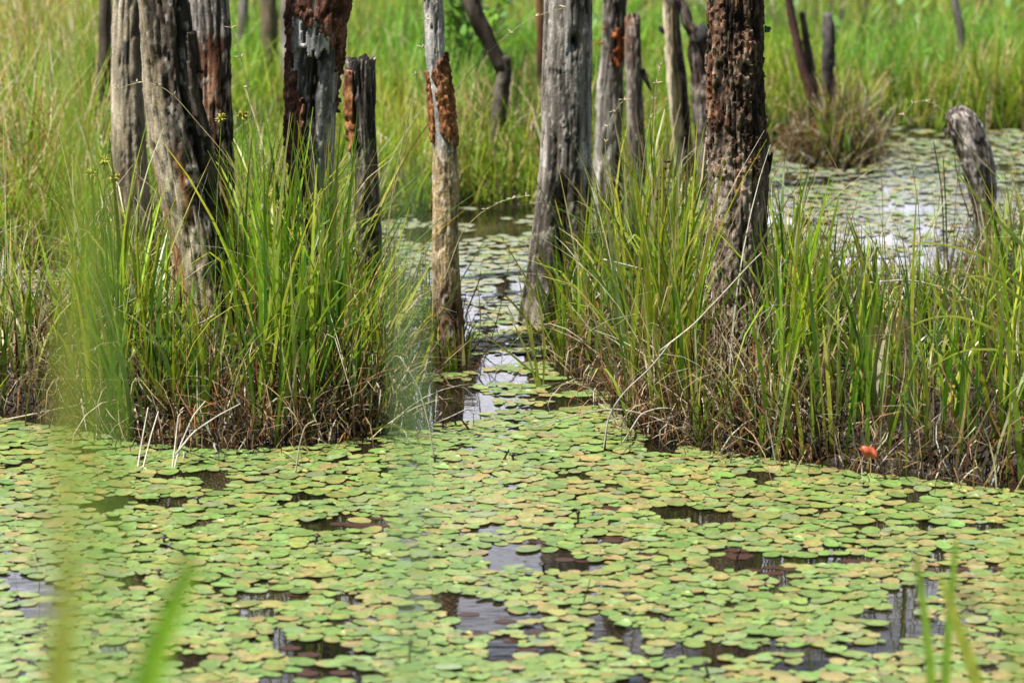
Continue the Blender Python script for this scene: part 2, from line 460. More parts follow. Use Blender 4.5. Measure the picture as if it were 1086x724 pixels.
clump("sedge_clump", "dense sedge clump around the thick brown-barked trunk with grey dead leaves below", "sedge clump", P_RIGHT, 1400, 2400, 1700, HG, hd=(.15, .45), hmap=hr, seed=7, tall_dead=300, droop=170)
clump("sedge_clump", "bright sedge bed along the right edge in front of the leaning grey stump", "sedge clump", P_FARR, 1600, 2800, 1800, HG, hd=(.15, .4), hmap=hf, seed=8, yellow=.1, tall_dead=280, droop=90)
clump("sedge_clump", "far small brownish sedge tussock holding three thin dead stumps", "sedge clump", P_TUSS, 380, 1500, 400, HG, hd=(.12, .36), hmap=ht, yellow=.35, seed=9, clumpiness=.2, rust=.15)

# ------------------------------------------------------------------ far meadow
def meadow(n, y0, y1, seed):
    y = y0 + (y1 - y0) * rng.random(n * 3) ** 1.15
    x = (rng.random(n * 3) - .5) * 2 * (y * .142 + 1.6)
    P = np.column_stack([x, y])
    P = P[inside(P, P_BACK)][:n]
    n = len(P)
    px, py, _ = proj(np.column_stack([P, np.zeros(n)]))
    nz = n2(P, 1.1, seed, 3); nz2 = n2(P, 2.6, seed + 5, 2)
    straw = .10 + .55 * sstep(190, 60, px) * sstep(20, 120, py + 60)
    straw = straw + .35 * sstep(45, -30, py) * sstep(300, 420, px)
    straw = straw * .9 + .16 * sstep(.55, .7, nz)
    straw = straw + .30 * sstep(420, 500, px) * sstep(620, 560, px) * sstep(110, 190, py)
    gold = sstep(70, -40, py) * sstep(380, 560, px)
    g_ = pick(np.array([(.17, .34, .03), (.21, .40, .04), (.28, .42, .05), (.14, .30, .045), (.33, .42, .06)]), n)
    g_ = mix(g_, pick(np.array([(.40, .40, .07), (.42, .37, .10)]), n), np.clip(gold * .95 + .08 + .55 * sstep(.48, .7, nz2), 0, .9))
    cool = sstep(.46, .60, n2(P, .9, seed + 9, 2)) * sstep(20, 70, py)
    g_ = mix(g_, pick(np.array([(.14, .38, .06), (.19, .43, .09)]), n), cool * .65)
    brush = sstep(.60, .68, n2(P * [1, .6], 2.1, seed + 13, 3))
    g_ = mix(g_, pick(np.array([(.06, .11, .02), (.10, .12, .035)]), n), brush * .75)
    s_ = pick(STRAW, n)
    isS = rng.random(n) < np.clip(straw, 0, .8)
    c = np.where(isS[:, None], s_, g_)
    h = U(.22, .60, n) * (.6 + .8 * nz) * (.62 + .5 * sstep(260, 90, px))
    edge = sstep(0, .6, P[:, 1] - np.interp(P[:, 0], P_BACK[:16, 0], P_BACK[:16, 1]))
    h = h * (.5 + .5 * edge)
    base = np.column_stack([P, ground_z(P[:, 0], P[:, 1]) - .04])
    bd = np.abs(rng.normal(0, .5, n)) + np.where(isS, U(0, 1.2, n), 0)
    return ribbons(base, h, U(.008, .016, n), U(0, 2 * np.pi, n), np.abs(rng.normal(0, .2, n)), bd, c, 4, rng.normal(0, .8, n), rng.normal(0, .5, n), c * np.array([1.2, 1.05, .9]))
def bank_edge(n):
    x = U(-4.5, 4.8, n); y = np.interp(x, P_BACK[:16, 0], P_BACK[:16, 1]) + np.abs(rng.normal(0, .22, n)) - .03
    P = np.column_stack([x, y]); z = ground_z(x, y)
    c = pick(np.array([(.19, .33, .03), (.28, .36, .05), (.32, .33, .08), (.14, .26, .03)]), n); s_ = rng.random(n) < .2; c[s_] = pick(STRAW, s_.sum())
    return ribbons(np.column_stack([P, np.maximum(z, -.02) - .02]), U(.10, .38, n) * (.5 + n2(P, 2.2, 71, 2)), U(.008, .014, n), U(0, 6.28, n), np.abs(rng.normal(0, .3, n)), np.abs(rng.normal(0, .6, n)), c, 4, rng.normal(0, .8, n), rng.normal(0, .5, n), c * np.array([1.2, 1.05, .9]))
V, F, C = join([meadow(34000, 12.2, 19, 40), meadow(30000, 18, 32, 41), bank_edge(11000)])
o = obj("meadow_grass", mesh_np("meadow_grass", V, F, C, M_MEADOW))
tag(o, "tall mixed green and straw-coloured meadow grass covering the far bank", "grass", kind="stuff")

# broad leaves in the far bank
def broadleaves(n):
    y = U(16.0, 23, n * 4); x = U(-.1, 1, n * 4) * (y * .15 + .5)
    P = np.column_stack([x, y]); px, py, _ = proj(np.column_stack([P, np.zeros(len(P))]))
    keep = inside(P, P_BACK) & (n2(P, 1.6, 77, 2) > .47)
    P = P[keep][:n]; n = len(P)
    z = ground_z(P[:, 0], P[:, 1]) + U(.12, .62, n)
    base = np.column_stack([P, z])
    c = pick(np.array([(.13, .27, .06), (.17, .31, .07), (.11, .24, .03)]), n)
    return ribbons(base, U(.06, .11, n), U(.02, .04, n), U(0, 2 * np.pi, n), U(.5, 1.2, n), U(0, .8, n), c, 4, rng.normal(0, .3, n), None, None, None, 1.5, None, .5)
V, F, C = broadleaves(700)
o = obj("meadow_undergrowth", mesh_np("meadow_undergrowth", V, F, C, M_MEADOW))
tag(o, "pale green broad-leaved undergrowth mixed into the far bank grass", "undergrowth", kind="stuff")

# ------------------------------------------------------------------ dead trunks
def tube(path, rad, ns=7, jitter=0.0, seed=0):
    path = np.asarray(path, float); n = len(path)
    rad = np.broadcast_to(np.asarray(rad, float), (n,))
    T = np.gradient(path, axis=0); T /= np.linalg.norm(T, axis=1)[:, None] + 1e-9
    ref = np.array([0.13, 1.0, 0.07]); A = np.cross(T, ref); A /= np.linalg.norm(A, axis=1)[:, None] + 1e-9
    B = np.cross(T, A)
    th = np.linspace(0, 2 * np.pi, ns, endpoint=False)
    R = rad[:, None] * np.ones(ns)[None]
    if jitter: R = R * (1 + jitter * (np.random.default_rng(seed).random((n, ns)) - .5) * 2)
    V = path[:, None] + R[..., None] * (A[:, None] * np.cos(th)[None, :, None] + B[:, None] * np.sin(th)[None, :, None])
    i = np.arange(n - 1)[:, None] * ns; j = np.arange(ns)[None]; j2 = (j + 1) % ns
    F_ = np.stack([i + j, i + j2, i + ns + j2, i + ns + j], -1).reshape(-1, 4)
    V = np.concatenate([V.reshape(-1, 3), path[:1], path[-1:]])
    c0, c1 = n * ns, n * ns + 1
    jj = np.arange(ns); k2 = (jj + 1) % ns
    T_ = np.concatenate([np.stack([np.full(ns, c0), k2, jj], -1), np.stack([np.full(ns, c1), (n - 1) * ns + jj, (n - 1) * ns + k2], -1)])
    return V, F_, T_

def smooth_path(P, n=24):
    P = np.asarray(P, float)
    d = np.concatenate([[0], np.cumsum(np.linalg.norm(np.diff(P, axis=0), axis=1))]); d /= d[-1]
    t = np.linspace(0, 1, n)
    Q = np.stack([np.interp(t, d, P[:, k]) for k in range(P.shape[1])], -1)
    for _ in range(max(1, n // 8)):
        Q[1:-1] = (Q[:-2] + 2 * Q[1:-1] + Q[2:]) / 4
    return Q

class Trunk:
    def __init__(s, sil, base_py, ztop=None, nth=96, dz=.010, seed=0, lobes=.06, stump=False):
        sil = np.array(sorted(sil), float)
        xb = (sil[-1, 1] + sil[-1, 2]) / 2
        s.Y = at(xb, base_py)[1]
        zz, cx, rr = [], [], []
        for py, xl, xr in sil:
            a, b = on(xl, py, s.Y), on(xr, py, s.Y)
            zz.append(a[2]); cx.append((a[0] + b[0]) / 2); rr.append((b[0] - a[0]) / 2)
        zz, cx, rr = map(np.array, (zz[::-1], cx[::-1], rr[::-1]))
        s.stump = stump
        z0 = -.25
        if zz[0] > z0:
            sl = np.clip((cx[1] - cx[0]) / (zz[1] - zz[0]), -.35, .35)
            cx = np.concatenate([[cx[0] + sl * (z0 - zz[0])], cx]); rr = np.concatenate([[rr[0] * 1.12], rr]); zz = np.concatenate([[z0], zz])
        zvis = zz[-1]
        zs = np.arange(z0, zvis, dz)
        if not stump and ztop:
            sl = (cx[-1] - cx[-3]) / (zz[-1] - zz[-3]) * .7
            zs = np.concatenate([zs, np.arange(zvis, ztop, .08)])
            zz = np.concatenate([zz, [ztop]]); cx = np.concatenate([cx, [cx[-1] + sl * (ztop - zvis)]]); rr = np.concatenate([rr, [rr[-1] * .55]])
        else:
            zs = np.concatenate([zs, [zvis]])
        s.z = zs
        C = np.interp(zs, zz, cx); R = np.interp(zs, zz, rr)
        for _ in range(5):
            C[1:-1] = (C[:-2] + 2 * C[1:-1] + C[2:]) / 4; R[1:-1] = (R[:-2] + 2 * R[1:-1] + R[2:]) / 4
        s.C, s.R = C, R
        s.th = np.linspace(0, 2 * np.pi, nth, endpoint=False); s.nth = nth
        s.TH, s.ZZ = np.meshgrid(s.th, zs)
        s.cs, s.sn = np.cos(s.TH), np.sin(s.TH)
        s.s = s.cs; s.front = s.sn < 0
        s.px, s.py, _ = proj(np.stack([C[:, None] + s.cs * R[:, None], s.Y + s.sn * R[:, None] * 0, s.ZZ], -1))
        s.seed = seed
        s.base = np.array([np.interp(0, zs, C), s.Y, 0.0])
        lb = fbm(np.stack([s.cs * 1.3, s.sn * 1.3, s.ZZ * 1.6], -1), seed + 3, 2) - .5
        s.rad = R[:, None] * (1 + lobes * 2 * lb)
    def nz(s, kxy, kz, sd=0, octs=4):
        r = s.R[:, None]
        return fbm(np.stack([s.cs * r * kxy, s.sn * r * kxy, s.ZZ * kz], -1), s.seed * 31 + sd, octs)
    def verts(s, rad):
        return np.stack([s.C[:, None] + s.cs * rad, s.Y + s.sn * rad, s.ZZ], -1) - s.base
    def cracks(s, k=38, kz=2.0):
        a = np.abs(s.nz(k, kz, 41, 3) - .5) * 2
        b = sstep(.42, .58, s.nz(k * .4, 5, 42, 2))
        return np.exp(-(a / .075) ** 2) * b
    def wood(s, disp, col, mat, parent=None, name="wood", jag=0.04, cks=1.0):
        """closed stem; stumps get a ragged, hollowed top"""
        if mat is M_WOOD:                              # open drying cracks
            bl = s.nz(13, 9, 51, 3); col = col * (.55 + .9 * bl)[..., None]
            dk = sstep(.60, .68, s.nz(48, 17, 52, 3)); fl = sstep(.62, .69, s.nz(95, 38, 53, 2)) * s.front
            col = mix(col, (.022, .016, .012), dk * .65); col = mix(col, (.52, .48, .42), fl * .45); disp = disp - .004 * dk + .002 * fl
            ck = s.cracks() * cks; disp = disp - .010 * ck; col = mix(col, (.010, .008, .006), ck * .85)
        rad = s.rad + disp
        V = s.verts(rad); n, m = V.shape[:2]
        if s.stump:
            zt = s.z[-1]
            cut = zt - jag * (1.6 * fbm(np.stack([s.cs[0] * 3, s.sn[0] * 3, 0 * s.th], -1), s.seed + 9, 3))
            V[..., 2] = np.minimum(V[..., 2], cut[None])
        rings = [V]
        top = V[-1].copy(); cen = top.mean(0)
        cols = [col]
        for f, dzz in ((.8, -.004), (.5, -.03), (.2, -.05)):
            r = cen + (top - cen) * f; r[:, 2] = top[:, 2] * f + cen[2] * (1 - f) + (dzz if s.stump else 0)
            rings.append(r[None]); cols.append(col[-1:] * .8)
        V = np.concatenate(rings); Cc = np.concatenate(cols)
        n = len(V); i = np.arange(n - 1)[:, None] * m; j = np.arange(m)[None]; j2 = (j + 1) % m
        F_ = np.stack([i + j, i + j2, i + m + j2, i + m + j], -1).reshape(-1, 4)
        me = mesh_np(name, V.reshape(-1, 3), F_, Cc.reshape(-1, 3), mat)
        if parent is None:
            return me
        return obj(name, me, parent)
    def shell(s, mask, thick, disp, col, mat, parent, name="bark", lift=0.0):
        """a sheet of bark with real thickness wherever mask is true"""
        ro = s.rad + thick + disp; ri = s.rad - .006
        Vo, Vi = s.verts(ro), s.verts(ri); n, m = ro.shape
        cell = mask[:-1] & mask[1:] & np.roll(mask, -1, 1)[:-1] & np.roll(mask, -1, 1)[1:]
        ci, cj = np.nonzero(cell); cj2 = (cj + 1) % m
        A, B, Cq, D = ci * m + cj, ci * m + cj2, (ci + 1) * m + cj2, (ci + 1) * m + cj
        Fo = np.stack([A, B, Cq, D], -1); o_ = n * m
        walls = [Fo]
        dn = np.zeros_like(cell); dn[1:] = cell[:-1]
        up = np.zeros_like(cell); up[:-1] = cell[1:]
        lf = np.roll(cell, 1, 1); rt = np.roll(cell, -1, 1)
        for nb, (p, q) in ((dn, (A, B)), (rt, (B, Cq)), (up, (Cq, D)), (lf, (D, A))):
            k = ~nb[ci, cj]
            walls.append(np.stack([q[k], p[k], p[k] + o_, q[k] + o_], -1))
        F_ = np.concatenate(walls)
        V = np.concatenate([Vo.reshape(-1, 3), Vi.reshape(-1, 3)])
        Cc = np.concatenate([col.reshape(-1, 3), col.reshape(-1, 3) * .6])
        used, inv = np.unique(F_.ravel(), return_inverse=True)
        return obj(name, mesh_np(name, V[used], inv.reshape(-1, 4), Cc[used], mat), parent)

def ramp(v, stops):
    xs = [a for a, _ in stops]; cs = np.array([c for _, c in stops])
    return np.stack([np.interp(v, xs, cs[:, k]) for k in range(3)], -1)

GREYW = [(.2, (.035, .03, .026)), (.42, (.15, .13, .115)), (.55, (.26, .235, .21)), (.75, (.42, .395, .36))]
DARKW = [(.25, (.012, .009, .008)), (.45, (.05, .038, .03)), (.6, (.11, .085, .065)), (.8, (.24, .2, .17))]
TANW = [(.25, (.13, .10, .06)), (.45, (.34, .28, .19)), (.6, (.46, .40, .29)), (.8, (.56, .5, .4))]
REDB = [(.25, (.022, .011, .008)), (.45, (.085, .036, .02)), (.6, (.20, .085, .045)), (.8, (.34, .2, .13))]
ORNG = [(.25, (.09, .03, .012)), (.42, (.24, .095, .035)), (.58, (.40, .18, .07)), (.8, (.55, .34, .19))]
FURB = [(.25, (.012, .009, .007)), (.42, (.06, .042, .03)), (.56, (.16, .115, .08)), (.75, (.34, .27, .2))]

def grain(t, a=.006, k=55, kz=3.0):
    v = t.nz(k, kz, 1, 4)
    r = np.abs(v - .5) * 2
    return -a * np.exp(-(r / .12) ** 2) + a * .8 * (t.nz(k * .5, kz, 2, 3) - .5)

def chunky(t, a=.010, k=45, kz=14):
    v = t.nz(k, kz, 5, 3); f = np.abs(t.nz(k * .9, kz * .35, 6, 3) - .5) * 2
    return a * (2.2 * (v - .5)) - a * 1.3 * np.exp(-(f / .13) ** 2) + a * .5 * (t.nz(k * 2.5, k * 2, 7, 2) - .5)

# --- pale smooth trunk at far left (behind)
t = Trunk([(0, 119, 152), (60, 117, 152), (120, 117, 154), (180, 119, 158), (240, 122, 163)], 330, 3.9, 80, .012, 1)
v = t.nz(20, 2.2, 1); col = ramp(v, TANW)
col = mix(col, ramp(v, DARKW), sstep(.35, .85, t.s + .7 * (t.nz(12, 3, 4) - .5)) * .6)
col = mix(col, (.04, .045, .05), ((np.abs(t.px - 135) < 4) & (np.abs(t.py - 54) < 11)) * .9)
tr = thing("dead_tree_trunk", "smooth pale tan dead trunk at the left, partly behind the two-toned trunk", "dead tree", t.base, "dead trunks standing in the marsh")
t.wood(grain(t, .003), col, M_WOOD, tr, cks=.45)

# --- two-toned trunk, lit left and shaded right painted into its wood
t = Trunk([(0, 146, 200), (50, 149, 206), (100, 152, 214), (150, 158, 224), (200, 168, 232), (260, 182, 240), (320, 190, 248)], 402, 4.6, 110, .009, 2, .09)
v = t.nz(24, 2.6, 1); vb = .55 * t.nz(40, 8, 2) + .45 * t.nz(90, 30, 8)
dark = sstep(-.42, -.08, t.s + .8 * (t.nz(9, 2.2, 4) - .5) + .25 * sstep(60, 0, t.py) - .8 * sstep(150, 260, t.py) * (t.s < .5))  # dark cracked wood on the right also carries that side's painted shade
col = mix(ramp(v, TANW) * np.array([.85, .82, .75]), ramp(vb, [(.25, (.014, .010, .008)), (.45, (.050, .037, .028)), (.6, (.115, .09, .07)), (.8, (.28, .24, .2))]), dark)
col = mix(col, (.30, .13, .05), sstep(.55, .62, t.nz(14, 3, 12)) * sstep(140, 180, t.py) * (t.s < .1) * .7)
crack = np.exp(-(((t.px - (np.interp(t.py, [0, 60, 100, 150, 200], [196, 196, 200, 212, 226]))) / 3.2) ** 2)) * t.front
col = mix(col, (.006, .005, .004), crack * .95 * (t.py < 210))
tr = thing("dead_tree_trunk", "thick two-toned trunk, painted lit pale tan left and shaded dark cracked right", "dead tree", t.base, "dead trunks standing in the marsh")
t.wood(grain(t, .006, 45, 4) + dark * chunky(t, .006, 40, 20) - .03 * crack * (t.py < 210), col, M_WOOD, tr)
mk = t.front & (t.py > 30) & (t.py < 145) & (np.abs(t.px - np.interp(t.py, [30, 100, 145], [203, 207, 219]) - 6 * (t.nz(30, 20, 33) - .5)) < 4.5)
t.shell(mk, .012, chunky(t, .006), ramp(t.nz(60, 10, 8), DARKW) * 1.3, M_BARK, tr, "split_sliver")

# --- dark reddish trunk behind
t = Trunk([(0, 200, 243), (40, 203, 246), (80, 204, 246), (130, 206, 247), (200, 208, 250), (260, 210, 252)], 345, 3.4, 90, .010, 3, .07)
v = t.nz(45, 6, 2)
topg = sstep(45, 25, t.py + 26 * (t.nz(30, 8, 3) - .5))
col = mix(ramp(v, REDB), ramp(v + .03, GREYW), topg)
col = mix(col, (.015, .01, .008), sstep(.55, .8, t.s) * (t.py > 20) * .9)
col = mix(col, (.36, .30, .22), sstep(.62, .68, t.nz(60, 12, 9)) * .8)
tr = thing("dead_tree_trunk", "dark reddish-brown dead trunk with grey top, right behind the two-toned trunk", "dead tree", t.base, "dead trunks standing in the marsh")
t.wood(chunky(t, .006, 45, 10), col, M_WOOD, tr)

# --- rotten trunk with bark collar and bare grey wood
t = Trunk([(0, 307, 368), (40, 307, 362), (100, 306, 357), (150, 306, 355), (200, 311, 352), (260, 315, 352)], 385, 3.8, 120, .007, 4, .05)
v = t.nz(30, 2.2, 1); col = ramp(v, [(.25, (.07, .07, .07)), (.45, (.21, .205, .2)), (.6, (.36, .355, .345)), (.8, (.55, .54, .53))])
hol = np.exp(-(((t.px - np.interp(t.py, [50, 70, 100, 140], [342, 338, 333, 336])) / np.interp(t.py, [50, 70, 100, 140], [10, 8, 4.5, 2])) ** 2)) * t.front * (t.py > 34) * sstep(150, 115, t.py)
col = mix(col, (.01, .007, .006), np.clip(hol * 1.3, 0, .96))
col = mix(col, ramp(v, REDB), sstep(.1, -.3, t.s + .6 * (t.nz(18, 5, 6) - .5)) * sstep(85, 110, t.py) * .85)
tr = thing("dead_tree_trunk", "rotten trunk with thick dark red bark collar over bare grey wood", "dead tree", t.base, "dead trunks standing in the marsh")
t.wood(grain(t, .004) - .035 * hol, col, M_WOOD, tr, cks=.5)
jg = t.nz(40, 6, 21, 3) - .5
ja = t.nz(90, 60, 22, 2) - .5
edge_py = np.interp(t.px, [300, 312, 325, 335, 345, 352, 362, 372], [34, 20, 22, 34, 38, 46, 60, 66]) + 30 * jg + 16 * ja
mk = (t.py < edge_py) | (t.front & (t.s < np.interp(t.py, [20, 60, 88, 104, 220], [-.86, -.8, -.68, -.22, -.25]) + .7 * jg + .5 * ja)) | (~t.front & (jg + ja > -.12) & (t.py < 120))
mk |= t.front & (t.s > .82) & (t.py < 75) & (ja > -.2)
cb = ramp(.5 * t.nz(60, 30, 11) + .5 * t.nz(120, 100, 12), [(.3, (.02, .011, .008)), (.45, (.08, .035, .022)), (.58, (.19, .085, .055)), (.75, (.34, .2, .15))])
t.shell(mk, .014, chunky(t, .011, 55, 40), cb, M_BARK, tr, "bark")
jg2 = t.nz(60, 5, 24, 3) - .5
mk = t.front & (t.py > 14) & (t.py < np.interp(t.px, [308, 318, 324, 330, 337, 345], [62, 52, 50, 56, 62, 50]) + 24 * jg2) & (t.px > 311) & (t.px < 350) & (jg2 + .35 * ja > -.16)
t.shell(mk, .007, grain(t, .006, 70, 3), ramp(t.nz(50, 4, 3), [(.25, (.12, .12, .12)), (.5, (.36, .355, .35)), (.75, (.58, .57, .56))]), M_WOOD, tr, "splinters")

# --- dark short stump with orange bark strip
t = Trunk([(52, 368, 399), (75, 366, 399), (110, 366, 399), (150, 369, 400), (190, 369, 403), (240, 374, 405), (300, 376, 406)], 352, None, 90, .007, 5, .06, True)
v = t.nz(45, 3, 1); col = ramp(v, [(.25, (.008, .006, .005)), (.45, (.028, .022, .019)), (.6, (.075, .06, .052)), (.8, (.24, .21, .18))])
col = mix(col, ramp(v, GREYW) * np.array([.9, .82, .72]), sstep(110, 220, t.py) * .6)
tr = thing("tree_stump", "short dark broken stump with an orange bark strip on its left side", "stump", t.base, "dead trunks standing in the marsh")
t.wood(grain(t, .005, 60) + chunky(t, .004, 60, 12), col, M_WOOD, tr, jag=.035)
jg = t.nz(50, 10, 21, 3) - .5
mk = t.front & (t.py > 72) & (t.py < 152 + 40 * jg) & (t.s < -.42 + .5 * jg)
t.shell(mk, .008, chunky(t, .005, 70, 60), ramp(t.nz(70, 25, 11), ORNG) * sstep(70, 100, t.py)[..., None] + ramp(t.nz(70, 25, 11), REDB) * (1 - sstep(70, 100, t.py)[..., None]), M_BARK, tr, "bark_strip")

# --- slender trunk with orange bark
t = Trunk([(0, 449, 470), (60, 451, 473), (100, 455, 479), (150, 458, 484), (200, 458, 487), (240, 458, 487), (280, 458, 487), (330, 462, 491), (384, 466, 496)], 386, 3.9, 80, .007, 6, .04)
v = t.nz(50, 2.6, 1); col = ramp(v, [(.25, (.16, .15, .145)), (.45, (.30, .285, .275)), (.6, (.40, .385, .37)), (.8, (.52, .5, .48))])
mud = sstep(135, 175, t.py + 30 * (t.nz(30, 12, 4) - .5))
col = mix(col, ramp(t.nz(120, 110, 14), [(.3, (.24, .165, .085)), (.5, (.43, .31, .17)), (.7, (.56, .45, .28))]), mud)
low = sstep(280, 330, t.py + 25 * (t.nz(25, 10, 5) - .5))
col = mix(col, ramp(v, [(.25, (.05, .03, .02)), (.5, (.16, .10, .06)), (.75, (.32, .24, .17))]), low)
tr = thing("dead_tree_trunk", "slender grey trunk with peeling orange bark and tan mud lower down", "dead tree", t.base, "dead trunks standing in the marsh")
t.wood(grain(t, .0025, 60) + mud * .003 * (t.nz(120, 110, 15) - .5), col, M_WOOD, tr, cks=.35)
jg = t.nz(60, 18, 21, 3) - .5; ja = t.nz(130, 110, 22, 2) - .5
left_px = np.interp(t.py, [52, 62, 75, 90, 120, 150], [473, 463, 458, 464, 465, 470])
mk = t.front & (t.py > 54 + 12 * ja) & (t.py < 150 + 44 * jg) & (t.px > left_px + 9 * jg + 4 * ja)
mk |= t.front & (t.py > 74) & (t.py < 150) & (t.px < np.interp(t.py, [74, 95, 150], [455, 460, 462]) + 7 * jg)
mk |= (~t.front) & (t.s > .3) & (t.py > 56) & (t.py < 150)
vv = .5 * t.nz(90, 70, 31) + .5 * t.nz(160, 150, 12)
cb = mix(ramp(vv, ORNG), ramp(vv, REDB), sstep(105, 60, t.py + 30 * jg))
t.shell(mk, .009, chunky(t, .006, 90, 90), cb, M_BARK, tr, "bark")

# --- grey split-footed trunk
t = Trunk([(0, 577, 628), (50, 575, 628), (100, 574, 627), (150, 573, 627), (180, 571, 627), (200, 569, 627), (250, 563, 626), (300, 556, 625), (338, 549, 626)], 340, 5.4, 130, .007, 7, .025)
v = t.nz(26, 1.9, 1, 5) + .03; col = ramp(v, [(.25, (.04, .033, .028)), (.42, (.16, .14, .12)), (.55, (.33, .30, .265)), (.75, (.54, .5, .45))])
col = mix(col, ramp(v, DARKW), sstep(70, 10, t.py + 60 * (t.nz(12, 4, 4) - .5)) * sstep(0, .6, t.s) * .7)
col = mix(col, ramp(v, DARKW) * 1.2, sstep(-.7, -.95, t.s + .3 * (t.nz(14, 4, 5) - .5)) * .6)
col = mix(col, ramp(v, DARKW) * 1.4, sstep(165, 215, t.py + 60 * (t.nz(20, 5, 6) - .5)) * .66)
chr_ = sstep(.56, .66, t.nz(22, 1.6, 61, 3)); col = mix(col, (.03, .024, .021), chr_ * .55 * sstep(.1, .5, t.nz(9, 2.2, 62, 2) + .1)); col = mix(col, (.56, .53, .49), sstep(.52, .62, t.nz(18, 2.0, 63, 3)) * .7 * (t.py < 175))
hole = np.exp(-(((t.px - 609) / 4) ** 2 + ((t.py - 42) / 9) ** 2)) * t.front
cave = np.exp(-(((t.px - np.interp(t.py, [150, 200, 338], [592, 596, 600])) / np.interp(t.py, [150, 210, 338], [4, 8, 16])) ** 2)) * t.front * sstep(172, 215, t.py)
kn = np.zeros_like(t.px)
for kx, ky in ((597, 126), (601, 139)):
    d = np.hypot(t.px - kx, (t.py - ky))
    kn = np.maximum(kn, np.exp(-((d - 3.0) / 1.0) ** 2) * t.front)
col = mix(col, (.008, .006, .005), np.clip(hole * 1.4 + cave * .9, 0, .97)); col = mix(col, (.62, .6, .56), kn * .85)
gl = np.exp(-(((t.px - (590 - 2)) / 3) ** 2)) * t.front * sstep(135, 150, t.py) * sstep(200, 170, t.py)
tr = thing("dead_tree_trunk", "thick weathered grey trunk with split foot beside the open channel", "dead tree", t.base, "dead trunks standing in the marsh")
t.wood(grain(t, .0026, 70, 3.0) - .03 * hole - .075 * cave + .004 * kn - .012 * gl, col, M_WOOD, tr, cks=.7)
st = thing  # noqa

# --- mid-distance trunk with orange rot and its neighbour
t = Trunk([(0, 638, 664), (40, 637, 664), (75, 635, 662), (100, 632, 661), (150, 630, 660), (200, 628, 660)], 214, 3.6, 80, .010, 8, .08)
v = t.nz(24, 3, 1); col = mix(ramp(v, GREYW), ramp(v, DARKW), np.clip(sstep(70, 40, t.py) + sstep(.2, .6, t.s), 0, 1) * .85)
jg = t.nz(30, 9, 21, 3) - .5
jq = t.nz(70, 50, 23, 3) - .5
og = t.front * (np.abs(t.px - 651 - 14 * jg) < 7 + 18 * jq) * (t.py > 24 + 30 * jq) * (t.py < 62 + 34 * jg) * (jq + jg > -.16)
col = mix(col, (.02, .012, .01), np.clip(1.2 * og, 0, 1) * .8)
tr = thing("dead_tree_trunk", "dark mid-distance trunk with a bright orange rotten patch near its top", "dead tree", t.base, "dead trunks standing in the marsh")
t.wood(chunky(t, .008, 25, 8), col, M_WOOD, tr)
t.shell(og > .5, .018, chunky(t, .012, 45, 40), ramp(.5 * t.nz(60, 30, 11) + .5 * t.nz(120, 110, 12), ORNG) * np.array([.8, .55, .42]), M_BARK, tr, "orange_rot")
t = Trunk([(9, 664, 676), (20, 662, 679), (60, 662, 681), (100, 664, 682), (160, 666, 685), (200, 668, 687)], 218, None, 70, .010, 9, .06, True)
v = t.nz(24, 2.4, 1); col = mix(ramp(v, GREYW) * np.array([.9, .85, .8]), ramp(v, REDB) * 1.5, sstep(80, 30, t.py) * .7)
col = mix(col, ramp(v, DARKW), sstep(.35, .75, t.s) * .8)  # shade on the right flank, painted as darker wood
tr = thing("tree_stump", "tall narrow grey-brown stump directly right of the orange-patched trunk", "stump", t.base, "dead trunks standing in the marsh")
t.wood(grain(t, .006, 35), col, M_WOOD, tr, jag=.05)
p0 = on(681, 74, t.Y) - t.base; V, F_, T_ = tube(smooth_path([p0, p0 + (.012, -.01, -.03), p0 + (.03, -.01, -.075), p0 + (.038, -.01, -.085)], 8), [.012, .012, .011, .011, .01, .008, .006, .003], 6)
obj("branch_stub", mesh_np("branch_stub", V, F_, np.full((len(V), 3), .03), M_BARK, tri=T_), tr)

# --- pale post and dark leaning trunk
t = Trunk([(0, 703, 722), (30, 704, 723), (70, 706, 728), (110, 710, 732), (150, 714, 735), (190, 717, 738)], 205, 3.2, 70, .010, 10, .1)
v = t.nz(24, 2, 1); col = mix(ramp(v, [(.25, (.3, .22, .12)), (.5, (.56, .46, .3)), (.8, (.66, .58, .44))]), ramp(v, DARKW), sstep(.0, .45, t.s + .5 * (t.nz(10, 2, 4) - .5) + .5 * sstep(70, 150, t.py) - .2))  # sunlit pale left and shaded right painted into the colour
col = mix(col, ramp(v, REDB), sstep(14, 2, t.py) * .7)
tr = thing("dead_tree_trunk", "pale cream-sided thin trunk, its sunlit side painted in, left of the dark leaning one", "dead tree", t.base, "dead trunks standing in the marsh")
t.wood(grain(t, .006, 30), col, M_WOOD, tr)
p0 = on(703, 33, t.Y) - t.base; V, F_, T_ = tube([p0 + (.01, 0, -.005), p0 + (-.008, 0, .01), p0 + (-.014, 0, .02)], [.014, .012, .006], 6)
obj("branch_stub", mesh_np("branch_stub", V, F_, np.full((len(V), 3), .02), M_BARK, tri=T_), tr)
t = Trunk([(0, 716, 730), (25, 723, 738), (38, 727, 750), (70, 731, 756), (110, 733, 760), (150, 735, 762), (200, 737, 764)], 212, 2.2, 80, .010, 11, .12)
v = t.nz(30, 4, 1); col = ramp(v, DARKW) * np.array([1.05, .95, 1.0])
col = mix(col, ramp(v, GREYW) * .9, sstep(80, 130, t.py) * sstep(.3, -.4, t.s) * .6)
tr = thing("dead_tree_trunk", "dark leaning forked trunk partly hidden behind the thick brown-barked trunk", "dead tree", t.base, "dead trunks standing in the marsh")
t.wood(chunky(t, .012, 25, 12), col, M_WOOD, tr)
